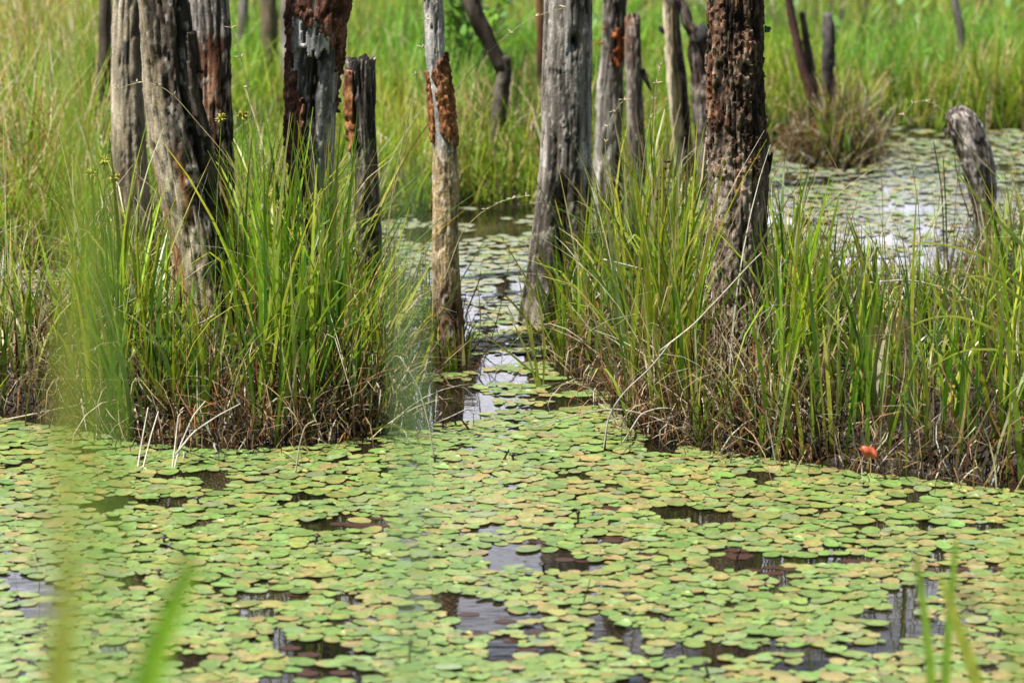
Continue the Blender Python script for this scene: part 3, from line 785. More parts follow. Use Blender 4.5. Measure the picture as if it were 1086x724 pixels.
q = [on(743, 45, t.Y), on(744, 33, t.Y), on(746, 27, t.Y)]; V, F_, T_ = tube(np.array(q) - t.base, [.05, .035, .015], 9, .25, 3)
obj("broken_fork", mesh_np("broken_fork", V, F_, np.full((len(V), 3), .035), M_BARK, tri=T_), tr)

# --- thick furrowed brown trunk on the right
t = Trunk([(0, 750, 809), (50, 749, 810), (100, 749, 811), (150, 750, 814), (200, 751, 815), (250, 753, 814), (300, 755, 812), (350, 757, 812), (400, 757, 813)], 425, 5.2, 150, .0055, 12, .04)
lowb = sstep(130, 185, t.py)
fur = np.abs(t.nz(62, 4.2, 5, 3) - .5) * 2
furf = np.exp(-(fur / .16) ** 2)
pl = t.nz(85, 24, 6, 3); fine = t.nz(170, 75, 7, 2)
holes = sstep(.40, .33, t.nz(34, 15, 8, 2)) * sstep(165, 120, t.py)
amp = 1 - .35 * sstep(150, 220, t.py)
disp = -.009 * furf + (1 - .6 * lowb) * (.006 * (pl - .5) - .011 * holes) + .012 * (fine - .5)
val = .45 * pl + .35 * fine + .2 * t.nz(40, 8, 9) - .16 * furf - .2 * holes - .045 * (1 - lowb)
col = ramp(val, [(.22, (.010, .007, .005)), (.34, (.045, .030, .021)), (.45, (.125, .085, .058)), (.57, (.25, .19, .14)), (.70, (.5, .42, .33))])
colr = ramp(val, [(.22, (.012, .006, .004)), (.34, (.075, .029, .015)), (.45, (.20, .078, .038)), (.57, (.33, .155, .085)), (.70, (.5, .38, .28))])
col = mix(col, colr * .85, np.clip(sstep(.49, .60, t.nz(14, 3.4, 10)) * sstep(150, 90, t.py) + .2 * sstep(60, 10, t.py), 0, .85))
grey = sstep(125, 185, t.py + 50 * (t.nz(14, 5, 13) - .5))
col = mix(col, ramp(val, [(.22, (.022, .016, .012)), (.34, (.105, .078, .060)), (.45, (.215, .165, .128)), (.57, (.34, .275, .22)), (.70, (.52, .46, .39))]), grey * .9)
col = mix(col, (.46, .24, .14), sstep(.62, .7, t.nz(30, 14, 15)) * .6 * t.front)
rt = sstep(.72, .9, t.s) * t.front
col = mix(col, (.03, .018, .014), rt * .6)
tr = thing("dead_tree_trunk", "thick trunk in deeply furrowed brown bark, the largest on the right", "dead tree", t.base, "dead trunks standing in the marsh")
t.wood(disp, col, M_BARK, tr, name="bark_covered_trunk")
jg = t.nz(40, 12, 21, 3) - .5; ja = t.nz(100, 80, 22, 2) - .5
mk = (jg * .8 + ja * .7 > .05) & (t.py < 185)
t.shell(mk, .005, disp * .7, mix(col, colr, np.full(col.shape[:2], .3)) * 1.1, M_BARK, tr, "loose_bark")
q = [on(812, 184, t.Y), on(816, 172, t.Y - .02), on(819, 162, t.Y - .03)]; V, F_, T_ = tube(smooth_path(np.array(q) - t.base, 6), [.012, .012, .01, .008, .006, .003], 6)
obj("branch_stub", mesh_np("branch_stub", V, F_, np.full((len(V), 3), .02), M_BARK, tri=T_), tr)
q = [on(811, 31, t.Y), on(815, 31, t.Y), on(817, 29, t.Y)]; V, F_, T_ = tube(np.array(q) - t.base, [.014, .01, .004], 6, .3, 2)
obj("branch_stub", mesh_np("branch_stub", V, F_, np.full((len(V), 3), .12), M_BARK, tri=T_), tr)

# --- leaning grey stump at the right
t = Trunk([(111, 1013, 1021), (114, 1008, 1028), (119, 1003, 1035), (130, 1004, 1041), (150, 1009, 1049), (170, 1017, 1056), (190, 1023, 1057), (215, 1030, 1057), (240, 1034, 1060)], 262, None, 90, .006, 14, .08, True)
v = t.nz(30, 6, 1); col = ramp(v, [(.25, (.05, .04, .035)), (.45, (.17, .14, .12)), (.6, (.3, .26, .23)), (.8, (.5, .46, .42))])
col = mix(col, ramp(v, DARKW), sstep(-.2, -.7, t.s + .5 * (t.nz(14, 5, 4) - .5)) * .8)  # shade of the down-facing left side painted into the colour
col = mix(col, (.55, .5, .46), sstep(.62, .68, t.nz(60, 40, 5)) * .7)
tr = thing("tree_stump", "leaning grey stump with blunt rounded tip at the right edge", "stump", t.base, "dead trunks standing in the marsh")
t.wood(grain(t, .005, 40, 5) + chunky(t, .004, 40, 25), col, M_WOOD, tr, jag=.012, cks=.8)
p0 = on(1005, 139, t.Y) - t.base; V, F_, T_ = tube([p0 + (.02, 0, .005), p0 + (-.004, -.01, .0), p0 + (-.008, -.012, -.014)], [.016, .014, .006], 7, .2, 4)
obj("branch_stub", mesh_np("branch_stub", V, F_, np.full((len(V), 3), .05), M_BARK, tri=T_), tr)

# --- small far trunks, each a bent tapering pole
def pole(label, pts, base_py, wpx, col, name="dead_tree_trunk", cat="dead tree", above=None, seed=0, tip=None, extra=()):
    xb = pts[-1][0]; Yb = at(xb, base_py)[1]
    P = np.array([on(px, py, Yb) for px, py in pts])[::-1]
    r = np.interp(np.linspace(0, 1, len(P)), np.linspace(0, 1, len(wpx)), wpx[::-1]) * .5 * Yb / FPX
    P = np.concatenate([[P[0] * [1, 1, 0] + [0, 0, -.1]], P]); r = np.concatenate([[r[0] * 1.1], r])
    if above:
        d = (P[-1] - P[-2]); d /= np.linalg.norm(d); P = np.concatenate([P, [P[-1] + d * above]]); r = np.concatenate([r, [r[-1] * .6]])
    base = P[0] * [1, 1, 0]
    Q = smooth_path(np.column_stack([P, r]), 46)
    V, F_, T_ = tube(Q[:, :3] - base, Q[:, 3], 14, .16, seed)
    nz = fbm(V * [22, 22, 6], seed + 3, 4)
    C_ = ramp(nz, col)
    if tip is not None: C_ = mix(C_, tip[1], sstep(tip[0], tip[0] + .12, V[:, 2] / V[:, 2].max()))
    tr = thing(name, label, cat, base, "dead trunks standing in the marsh")
    obj("wood", mesh_np("wood", V, F_, C_, M_WOOD, tri=T_), tr)
    for (pts2, w2) in extra:
        P2 = np.array([on(px, py, Yb) for px, py in pts2])[::-1] - base
        Q2 = smooth_path(P2, 14); V, F_, T_ = tube(Q2, np.linspace(w2[1], w2[0], 14) * .5 * Yb / FPX, 9, .18, seed + 1)
        obj("broken_limb", mesh_np("broken_limb", V, F_, ramp(fbm(V * [22, 22, 6], seed, 3), DARKW), M_WOOD, tri=T_), tr)
    return tr
pole("dark far trunk with a pale snapped knee, left of the split-footed trunk", [(536, 60), (535, 78), (531, 110), (526, 150)], 196, [11, 16, 17, 15], [(.2, (.02, .015, .012)), (.5, (.09, .075, .06)), (.8, (.24, .21, .18))], seed=21, extra=[([(492, -40), (500, 8), (514, 34), (527, 60), (533, 76)], (20, 15))])
pole("thin dark red trunk peeking out left of the thick grey trunk", [(571, -20), (574, 40), (575, 90)], 150, [8, 9, 10], REDB, above=1.2, seed=22)
pole("thin leaning brown branch trunk on the far tussock, its left one", [(834, -10), (842, 30), (852, 75), (864, 112), (874, 140)], 165, [8, 9, 10, 12, 11], [(.2, (.02, .012, .01)), (.5, (.075, .04, .03)), (.8, (.16, .09, .07))], above=.6, seed=23)
pole("thinnest short dark stick between two stumps on the far tussock", [(851, 13), (855, 45), (861, 80), (864, 120)], 163, [6, 8, 11, 11], DARKW, seed=24)
pole("upright dark post with a knobby top on the far tussock", [(877, 14), (880, 40), (879, 42), (878, 90), (876, 135)], 166, [9, 15, 13, 14, 15], [(.25, (.015, .012, .014)), (.5, (.055, .048, .05)), (.8, (.14, .12, .12))], seed=25)
pole("far thin kinked dark pole at the upper right in golden grass", [(1011, -10), (1014, 15), (1020, 30), (1019, 62)], 104, [6, 8, 9, 7], [(.2, (.04, .03, .03)), (.5, (.12, .10, .10)), (.8, (.24, .22, .22))], above=.5, seed=26)
pole("blurred dark trunk at the far left edge of the pale tan trunk", [(112, -10), (111, 60), (109, 120)], 210, [13, 14, 15], DARKW, above=1.6, seed=27)
pole("short pale grey far trunk just left of the red-collared rotten trunk", [(306, -20), (305, 40), (304, 70)], 130, [14, 15, 15], GREYW, above=1.5, seed=28)
pole("brown far trunk at the top between reddish trunk and rotten trunk", [(284, -20), (285, 20), (286, 60)], 110, [18, 18, 19], [(.2, (.06, .04, .025)), (.5, (.16, .12, .08)), (.8, (.28, .22, .15))], above=1.0, seed=29)
pole("grey far post at the top immediately right of the reddish trunk", [(258, -20), (258, 10), (258, 40)], 100, [11, 11, 12], GREYW, above=1.0, seed=30)

# ------------------------------------------------------------------ leafy shrub behind the slender trunk
cb = at(493, 112)
sh = thing("leafy_shrub", "bright green leafy shrub behind the slender orange-barked trunk", "shrub", (cb[0], cb[1], 0))
stems = []; lv = []
for k in range(9):
    b = np.array([U(-.12, .12, 1)[0], U(-.15, .15, 1)[0], 0]); tp = b + [U(-.22, .22, 1)[0], U(-.2, .2, 1)[0], U(.6, .85, 1)[0]]
    Pth = smooth_path([b, (b + tp) / 2 + [.03, .02, .04], tp], 8); stems.append(tube(Pth, np.linspace(.007, .003, 8), 5))
    m_ = 46; tt = U(.2, 1, m_); Pb = np.stack([np.interp(tt, np.linspace(0, 1, 8), Pth[:, i]) for i in range(3)], -1) + rng.normal(0, .035, (m_, 3))
    cc = pick(np.array([(.17, .33, .04), (.22, .36, .05), (.12, .26, .03)]), m_)
    lv.append(ribbons(Pb, U(.05, .09, m_), U(.03, .045, m_), U(0, 6.28, m_), U(.6, 1.5, m_), U(0, .7, m_), cc, 4, rng.normal(0, .3, m_), None, None, None, 1.4, None, .5))
V, F_, T_, o_ = [], [], [], 0
for a, b, c in stems: V.append(a); F_.append(b + o_); T_.append(c + o_); o_ += len(a)
V = np.concatenate(V); obj("stems", mesh_np("stems", V, np.concatenate(F_), np.full((len(V), 3), (.14, .16, .06)), M_STEM, tri=np.concatenate(T_)), sh)
V, F_, C_ = join(lv); obj("leaves", mesh_np("leaves", V, F_, C_, M_MEADOW), sh)

# ------------------------------------------------------------------ lily pads
HOLES = [(352, 558, 48, 9), (402, 556, 26, 9), (285, 634, 66, 8), (335, 690, 60, 14), (350, 716, 80, 8), (443, 634, 16, 8), (452, 551, 16, 6), (452, 568, 14, 4),
         (510, 655, 42, 22), (535, 690, 30, 20), (572, 668, 30, 8), (575, 688, 24, 7), (640, 572, 22, 6), (650, 540, 22, 4), (545, 618, 12, 4), (600, 596, 30, 5), (565, 578, 24, 5),
         (790, 597, 66, 12), (775, 585, 26, 6), (692, 590, 26, 5), (880, 594, 70, 7), (820, 607, 34, 8), (1000, 604, 40, 6), (1058, 604, 30, 5), (990, 573, 30, 4), (120, 688, 26, 9), (100, 672, 18, 6), (270, 652, 40, 7), (200, 700, 36, 9),
         (888, 698, 26, 6), (930, 692, 22, 5), (1055, 672, 24, 6), (1045, 655, 18, 5), (1070, 700, 24, 7), (870, 628, 26, 5), (15, 610, 14, 8), (60, 690, 30, 5), (900, 560, 24, 4), (740, 632, 14, 4), (770, 690, 20, 4), (690, 655, 12, 4)]
def pad_ok(P):
    px, py, _ = proj(np.column_stack([P, np.zeros(len(P))]))
    ok = ~(land(P) | land(P + [0, .055]) | land(P + [.03, .03]) | land(P - [.03, -.03]))
    for hx, hy, ax, ay in HOLES:
        ok &= ((px - hx) / (ax * .78)) ** 2 + ((py - hy) / (ay * .9)) ** 2 > 1
    ch = (px > 425) & (px < 660) & (py > 190) & (py < 452)              # open channel
    den = n2(P * [1, 1], 4.2, 55, 3)
    ok &= ~ch | (den > .40 + .02 * sstep(430, 300, py))
    ok &= ~((px > 425) & (px < 668) & (py > 375) & (py < 447 + 14 * (den - .5)) & (n2(P * [1, 2.2], 6.0, 58, 3) < np.where(np.abs(px - 525) < 42, .57, .51) - .08 * sstep(425, 450, py)))
    ok &= ~((px > 770) & (py < 345) & (den < np.where((py > 262) & (py < 298), .54, .36)))   # right back water
    ok &= ~((px < 110) & (py < 362) & (den < .48))
    fo = n2(P, 7.0, 91, 2)
    ok &= ~((py > 445) & (fo < .33))
    f2 = n2(P, 15.0, 97, 2)
    ok &= ~((py > 500) & (f2 < .25 + .045 * sstep(520, 700, py)))
    ok &= ~((px > 780) & (py > 470) & (py < 530) & (fo < .33))
    return ok
cell = .055
grid = {}
acc = []
def throw(n, xf, y0, y1, scale=1.0, sep=.66):
    ys = y0 + (y1 - y0) * rng.random(n); xs = (rng.random(n) - .5) * 2 * xf(ys)
    P = np.column_stack([xs, ys]); P = P[pad_ok(P)]
    A = np.clip(rng.normal(.0236, .0066, len(P)), .010, .040) * scale; B = A * U(.66, .84, len(P))
    order = np.argsort(-A * U(.75, 1.25, len(P)))
    for i in order:
        x, y = P[i]; rr = math.sqrt(A[i] * B[i])
        gi, gj = int(x // cell), int(y // cell); bad = False
        for a in (-1, 0, 1):
            for b in (-1, 0, 1):
                for (qx, qy, qr) in grid.get((gi + a, gj + b), ()):
                    dd = (rr + qr) * sep
                    if (qx - x) ** 2 + (qy - y) ** 2 < dd * dd: bad = True; break
                if bad: break
            if bad: break
        if not bad:
            grid.setdefault((gi, gj), []).append((x, y, rr)); acc.append((x, y, A[i], B[i]))
throw(80000, lambda y: y * .142 + .45, 7.3, 12.5, 1.0, .70)
throw(30000, lambda y: y * .142 + .45, 7.3, 12.5, .66, .60)
throw(36000, lambda y: y * .142 + .45, 12.5, 16.8, 1.0, .76)
acc = np.array(acc); n = len(acc)
from mathutils.kdtree import KDTree
kd = KDTree(n)
for i in range(n): kd.insert((acc[i, 0], acc[i, 1], 0), i)
kd.balance()
rr_ = np.sqrt(acc[:, 2] * acc[:, 3])
pa, pb = [], []
for i in range(n):
    for co_, j, d_ in kd.find_range((acc[i, 0], acc[i, 1], 0), rr_[i] + .06):
        if j > i: pa.append(i); pb.append(j)
pa, pb = np.array(pa), np.array(pb)
for it in range(26):
    dv = acc[pb, :2] - acc[pa, :2]; d_ = np.linalg.norm(dv, axis=1) + 1e-6
    ov = np.maximum(0, (rr_[pa] + rr_[pb]) * .93 - d_)
    mv = dv / d_[:, None] * (ov * .30)[:, None]
    sh = np.zeros((n, 2)); np.add.at(sh, pb, mv); np.add.at(sh, pa, -mv)
    new = acc[:, :2] + sh
    okm = pad_ok(new)
    acc[okm, :2] = new[okm]
print('pads', n)
KIND = np.array([0, 1, 2, 3])
PADC = [np.array([(.195, .30, .078), (.21, .315, .088), (.175, .275, .072), (.23, .33, .105)]),      # green
        np.array([(.25, .31, .08), (.27, .32, .095)]),                                              # yellow-green
        np.array([(.30, .29, .10), (.32, .30, .12), (.31, .265, .10)]),                             # tan
        np.array([(.235, .305, .135), (.22, .29, .12)]),
        np.array([(.29, .32, .215), (.265, .305, .20)])]                                              # far pads, paler for sky sheen painted into the colour
pz = n2(acc[:, :2], 1.6, 61, 2)
ptan = np.clip(.14 + 1.1 * (pz - .5), .03, .38)
rk = rng.random(n)
kind = np.where(rk < ptan, 2, np.where(rk < ptan + .2, 1, np.where(rk < ptan + .28, 3, 0)))
pcol = np.zeros((n, 3))
kind = np.where((acc[:, 1] > 12.3) & (rng.random(n) < .75), 4, kind)  # most distant pads get the colour with painted sky sheen
for k in range(5):
    s_ = kind == k; pcol[s_] = pick(PADC[k], s_.sum()) * .80
NS = 16
def pad_shape(a, b, sd, cup):
    """a floating oval pad, its rim a little wavy and turned up or down"""
    th = np.linspace(0, 2 * np.pi, NS, endpoint=False)
    wob = 1 + .022 * np.sin(3 * th + sd * 31) + .018 * np.sin(5 * th + sd * 77)
    if (sd * 37) % 1 < .16:                          # torn or nibbled margin
        wob = wob - .42 * np.exp(-((th - 6.28 * ((sd * 91) % 1)) / .22) ** 2)
    if (sd * 53) % 1 < .11: cup = cup + .0015 + .002 * ((sd * 71) % 1)
    rings = []
    for f, zf in ((.45, .0), (.86, .25), (1.0, 1.0)):
        z = cup * zf * (.6 + .6 * np.sin(2 * th + sd * 5)) + .0006 * np.sin(4 * th + sd)
        rings.append(np.column_stack([a * f * wob * np.cos(th), b * f * wob * np.sin(th), z]))
    V = np.concatenate([[[0, 0, -.0008]]] + rings)
    j = np.arange(NS); j2 = (j + 1) % NS
    T_ = np.stack([np.zeros(NS, int), 1 + j, 1 + j2], -1)
    F_ = np.concatenate([np.stack([1 + k * NS + j, 1 + (k + 1) * NS + j, 1 + (k + 1) * NS + j2, 1 + k * NS + j2], -1) for k in range(2)])
    return V, F_, T_
def pad_cols(c, sd):
    r_ = np.random.default_rng(int(sd * 1e6) % 100000)
    n_ = 1 + 3 * NS
    C_ = np.repeat(c[None], n_, 0) * (1 + .10 * (r_.random((n_, 1)) - .5))
    if r_.random() < .45:                            # ageing spreads in from one side of a leaf
        g_ = np.concatenate([[.5]] + [.5 + .5 * f * np.cos(np.linspace(0, 2 * np.pi, NS, endpoint=False) - r_.random() * 0 - sd * 40) for f in (.45, .86, 1.0)])[:, None]
        k_ = np.clip((g_ - r_.uniform(.35, .8)) * 2.2, 0, .75)
        C_ = C_ * (1 - k_) + np.array([.33, .25, .09]) * k_
    C_[0] *= 1.12
    rim = C_[1 + 2 * NS:]
    bw = (r_.random((NS, 1)) < .3) * .55
    C_[1 + 2 * NS:] = rim * (1 - bw) + np.array([.22, .13, .05]) * bw
    return C_
px, py, dep = proj(np.column_stack([acc[:, :2], np.zeros(n)]))
size = acc[:, 2] / dep
inframe = (px > 12) & (px < 1074) & (py > 380) & (py < 718)
rank = np.argsort(np.where(inframe, -size * dep / dep * (py > 560), 1))
big = rank[:300]
bigset = np.zeros(n, bool); bigset[big] = True
lv_z = .0012 + .006 * rng.random(n)
rotz = U(0, 2 * np.pi, n); tx_ = rng.normal(0, .016, n); ty_ = rng.normal(0, .016, n); cup = rng.normal(.0004, .0011, n)
# far ones: one object
Vs, Fs, Ts, Cs, o_ = [], [], [], [], 0
for i in np.nonzero(~bigset)[0]:
    sd = (i * .6180339) % 1
    V, F_, T_ = pad_shape(acc[i, 2], acc[i, 3], sd, cup[i])
    c_, s_ = math.cos(rotz[i]), math.sin(rotz[i])
    V = np.column_stack([V[:, 0] * c_ - V[:, 1] * s_, V[:, 0] * s_ + V[:, 1] * c_, V[:, 2]])
    V[:, 2] += V[:, 0] * tx_[i] + V[:, 1] * ty_[i] + lv_z[i]
    V[:, 0] += acc[i, 0]; V[:, 1] += acc[i, 1]
    Vs.append(V); Fs.append(F_ + o_); Ts.append(T_ + o_); Cs.append(pad_cols(pcol[i], sd)); o_ += len(V)
# a few sunken brown leaves in the gaps
for hx, hy, ax, ay in HOLES[:24]:
    for _ in range(3):
        p = at(hx + U(-ax, ax, 1)[0] * .8, hy + U(-ay, ay, 1)[0] * .8); sd = rng.random()
        V, F_, T_ = pad_shape(.028, .02, sd, 0.0); V[:, 2] = V[:, 2] * .1 + .0012; V[:, :2] += p[:2]
        Vs.append(V); Fs.append(F_ + o_); Ts.append(T_ + o_); Cs.append(np.full((len(V), 3), (.055, .022, .014))); o_ += len(V)
pads = obj("lily_pads", mesh_np("lily_pads", np.concatenate(Vs), np.concatenate(Fs), np.concatenate(Cs), M_PAD, tri=np.concatenate(Ts)))
tag(pads, "carpet of many small oval lily pads covering the pond farther back", "lily pads", kind="stuff")
PLAB = ["fresh green oval lily pad floating near the photo's lower edge", "yellow-green oval lily pad floating near the photo's lower edge",
        "tan-brown oval lily pad floating near the photo's lower edge", "pale bluish-green oval lily pad floating near the photo's lower edge"]
variants = {}
for i in big:
    k = int(kind[i]); vi = (k, int(i) % 14)
    if vi not in variants:
        sd = (i * .6180339) % 1
        V, F_, T_ = pad_shape(1.0, acc[i, 3] / acc[i, 2], sd, cup[i] / acc[i, 2])
        variants[vi] = mesh_np("lily_pad", V, F_, pad_cols(pcol[i], sd), M_PAD, tri=T_)
    o = obj("lily_pad", variants[vi], None, (acc[i, 0], acc[i, 1], lv_z[i]))
    o.rotation_euler = (ty_[i], -tx_[i], rotz[i]); s_ = acc[i, 2]; o.scale = (s_, s_, s_)
    tag(o, PLAB[k], "lily pad", "lily pads floating in the foreground")

# ------------------------------------------------------------------ single stems, buds and blades
def path_px(pts, Y, Y2=None):
    Y2 = Y if Y2 is None else Y2
    ys = np.linspace(Y, Y2, len(pts))
    return np.array([on(px_, py_, y) for (px_, py_), y in zip(pts, ys)])

def stem(name, label, cat, pts, Y, r=.0028, col=(.42, .36, .26), Y2=None, group=None, mat=None, n=20, heads=None, head_mat=None):
    P = smooth_path(path_px(pts, Y, Y2), n)
    base = P[0] * [1, 1, 0] + [0, 0, max(0, P[0][2])]
    V, F_, T_ = tube(P - base, np.linspace(r, r * .55, n), 6)
    if not heads:
        o = obj(name, mesh_np(name, V, F_, np.full((len(V), 3), col), mat or M_STEM, tri=T_), None, base)
        return tag(o, label, cat, group)
    tr = thing(name, label, cat, base, group)
    obj("stalk", mesh_np("stalk", V, F_, np.full((len(V), 3), col), mat or M_STEM, tri=T_), tr)
    Vs, Fs, o_ = [], [], 0
    for t0, lh, rh, m_ in heads:
        k = int(t0 * (n - 1)); p = P[k] - base
        for _ in range(m_):
            d = rng.normal(0, 1, 3); d /= np.linalg.norm(d)
            if head_mat is not M_YEL: d[2] = abs(d[2]) * .6
            q = np.array([p, p + d * lh * .5, p + d * lh]); v_, f_, t_ = tube(q, [rh * .4, rh, rh * .15], 5)
            Vs.append(v_); Fs.append(f_ + o_); o_ += len(v_)
    obj("seed_head", mesh_np("seed_head", np.concatenate(Vs), np.concatenate(Fs), None, head_mat or M_PALE), tr)
    return tr

def blade(name, label, cat, pts, Y, w, col, Y2=None, group=None, n=24, to_ground=False, tipc=None, taper=.5, face=(0, 1, .15)):
    P = path_px(pts, Y, Y2)
    if to_ground:
        g0 = P[0]; gz = float(ground_z(np.array([g0[0]]), np.array([g0[1]]))[0]); P = np.concatenate([[[g0[0] - .3 * (P[1][0] - g0[0]), g0[1], gz - .02]], P])
    P = smooth_path(P, n)
    base = P[0].copy()
    t = np.linspace(0, 1, n); T = np.gradient(P, axis=0)
    D = np.cross(T, face); D /= np.linalg.norm(D, axis=1)[:, None]
    W = w * np.minimum(1, .6 + 2 * t) * np.maximum(1 - t, .01) ** taper * .5
    mid = P - base + np.array([0, .12, 0]) * W[:, None] * 2
    V = np.stack([P - base - D * W[:, None], mid, P - base + D * W[:, None]], 1).reshape(-1, 3)
    k = np.arange(n - 1) * 3
    F_ = np.concatenate([np.stack([k, k + 1, k + 4, k + 3], -1), np.stack([k + 1, k + 2, k + 5, k + 4], -1)])
    C_ = np.repeat(mix(np.array(col), np.array(tipc if tipc else col), t ** 2), 3, 0)
    o = obj(name, mesh_np(name, V, F_, C_, M_GRASS), None, base)
    return tag(o, label, cat, group)

GS = "dead stems bent over the water"
yb = lambda px_, py_: at(px_, py_)[1]
Yd = yb(150, 497)
for lab, pts in [("whitish dead stem leaning into the pads, leftmost of the stick cluster", [(145, 502), (150, 470), (157, 432)]),
                 ("whitish dead stem crossing beside the leftmost one of the stick cluster", [(150, 503), (160, 462), (168, 436)]),
                 ("whitish bent dead stem in the middle of the stick cluster", [(181, 508), (186, 470), (189, 440), (194, 436)]),
                 ("pale dead stem arching down steeply at the right of the stick cluster", [(183, 505), (190, 475), (205, 440), (218, 425)]),
                 ("long grey dead stem slanting from stick cluster up to the right", [(186, 482), (205, 458), (232, 440), (255, 428)])]:
    stem("dead_reed", lab, "dead reed", pts, Yd, .003, (.50, .46, .40), Yd + .12, GS)
stem("dead_reed", "very long thin dead stem lying low across the left edge above the pads", "dead reed", [(0, 446), (60, 434), (110, 424), (160, 418)], yb(60, 450), .0028, (.46, .40, .30), None, GS)
stem("dead_reed", "pale drooping straw in front of the big left clump's brown base", "dead reed", [(313, 503), (318, 470), (324, 450), (334, 446)], yb(313, 503), .0026, (.5, .42, .3), None, GS)
stem("dead_reed", "straight pale dead stem standing alone in the channel mouth", "dead reed", [(461, 490), (455, 450), (444, 410), (424, 378)], yb(461, 490), .0026, (.52, .46, .36), None, GS)
blade("sedge_shoot", "yellowing sedge leaf arching down to the pads at the channel mouth", "sedge shoot", [(395, 455), (420, 450), (440, 462), (458, 487)], yb(440, 480), .008, (.27, .30, .05), None, GS, tipc=(.4, .3, .12))
for lab, pts, Y_, c_ in [("grey dead stem arching low left from the right clump over the pads", [(748, 474), (720, 455), (690, 440), (650, 432), (610, 440), (560, 455)], yb(700, 466), (.36, .32, .27)),
                         ("upper grey dead stem arching from the right clump down to the water", [(640, 480), (645, 440), (662, 415), (690, 390), (712, 362)], yb(645, 478), (.44, .40, .36)),
                         ("slanting pale stem rising left to right across the thick barked trunk's foot", [(700, 372), (735, 345), (768, 310), (800, 275), (808, 268)], yb(760, 478) + .02, (.46, .41, .33)),
                         ("dead stem lying slanted in front of the right clump, crossing others", [(660, 470), (680, 438), (700, 432), (712, 433)], yb(668, 470), (.46, .42, .36)),
                         ("pale bent dead stem dropping into the pads below the right clump", [(812, 435), (818, 465), (822, 488), (824, 494)][::-1], yb(822, 494), (.5, .43, .32)),
                         ("thin dead stem leaning right under the brown-barked trunk", [(763, 481), (775, 462), (790, 448), (800, 444)], yb(763, 481), (.5, .44, .34)),
                         ("long thin grey stem lying across the sedge at mid right", [(640, 275), (700, 290), (745, 310), (790, 330)], yb(700, 420), (.42, .40, .36)),
                         ("grey double-curved stem hanging in the right sedge bed", [(920, 300), (965, 296), (1005, 306), (1050, 330), (1086, 352)], yb(980, 420), (.40, .35, .30))]:
    stem("dead_reed", lab, "dead reed", pts, Y_, .0028, c_, None, GS)
for k, (lab, pts) in enumerate([("dark thin dead reed beside the leaning grey stump, left one", [(1003, 325), (1001, 260), (999, 200), (990, 150)]), ("dark thin dead reed beside the leaning grey stump, right one", [(1007, 322), (1004, 260), (1003, 215), (1000, 165)]),
                                ("dark slanting dead reed leaning away from the grey stump", [(1030, 235), (1020, 205), (1014, 180), (1012, 165)])]):
    stem("dead_reed", lab, "dead reed", pts, yb(1003, 330), .0035 if k < 2 else .0022, (.05, .04, .035), None, "dark reeds by the leaning stump")

# arching long leaves at the right edge
for lab, pts, Y_, c_ in [("long yellow-green leaf arching far left from the right edge, the highest arch", [(1120, 340), (1086, 305), (1060, 283), (1030, 266), (990, 257), (950, 258)], yb(1080, 511), (.30, .33, .06)),
                         ("bright leaf arching across the sedge at the right edge, below the highest arch", [(1130, 350), (1086, 320), (1062, 300), (1035, 291), (1018, 296)], yb(1080, 511), (.24, .34, .05)),
                         ("long pale arching leaf curving down left at mid right", [(1140, 410), (1086, 368), (1050, 346), (1015, 334), (985, 336), (955, 352)], yb(1080, 511), (.30, .36, .07)),
                         ("low arching yellow-green leaf near the right edge above the red leaf", [(1140, 385), (1086, 374), (1050, 370), (1020, 371), (985, 390)], yb(1080, 511), (.32, .36, .07)),
                         ("straight green leaf slanting down toward the right edge", [(1130, 300), (1086, 262), (1050, 225), (1012, 180)], yb(1080, 511), (.22, .33, .05))]:
    blade("sedge_shoot", lab, "sedge shoot", pts, Y_, .017, c_, None, "long leaves arching from the right edge", tipc=(.42, .40, .12), face=(0, .75, .66))
# lone leaves in the channel by the grey trunk
for lab, pts in [("upright yellow-green leaf standing alone in the channel, right one", [(572, 415), (567, 380), (562, 340), (560, 305)]), ("leaning olive leaf in the channel crossing its neighbours", [(574, 412), (566, 375), (556, 330), (549, 285)]),
                 ("rusty leaning leaf low in the channel", [(570, 412), (560, 375), (548, 350), (540, 332)]), ("green upright leaf in the channel close to the split foot", [(576, 408), (578, 370), (574, 330), (568, 300)]),
                 ("long thin green leaf leaning left over open channel water", [(566, 396), (545, 378), (524, 362), (505, 348)])]:
    blade("sedge_shoot", lab, "sedge shoot", pts, yb(572, 412), .009, (.26, .30, .05), None, "leaves standing in the channel", tipc=(.38, .30, .08))

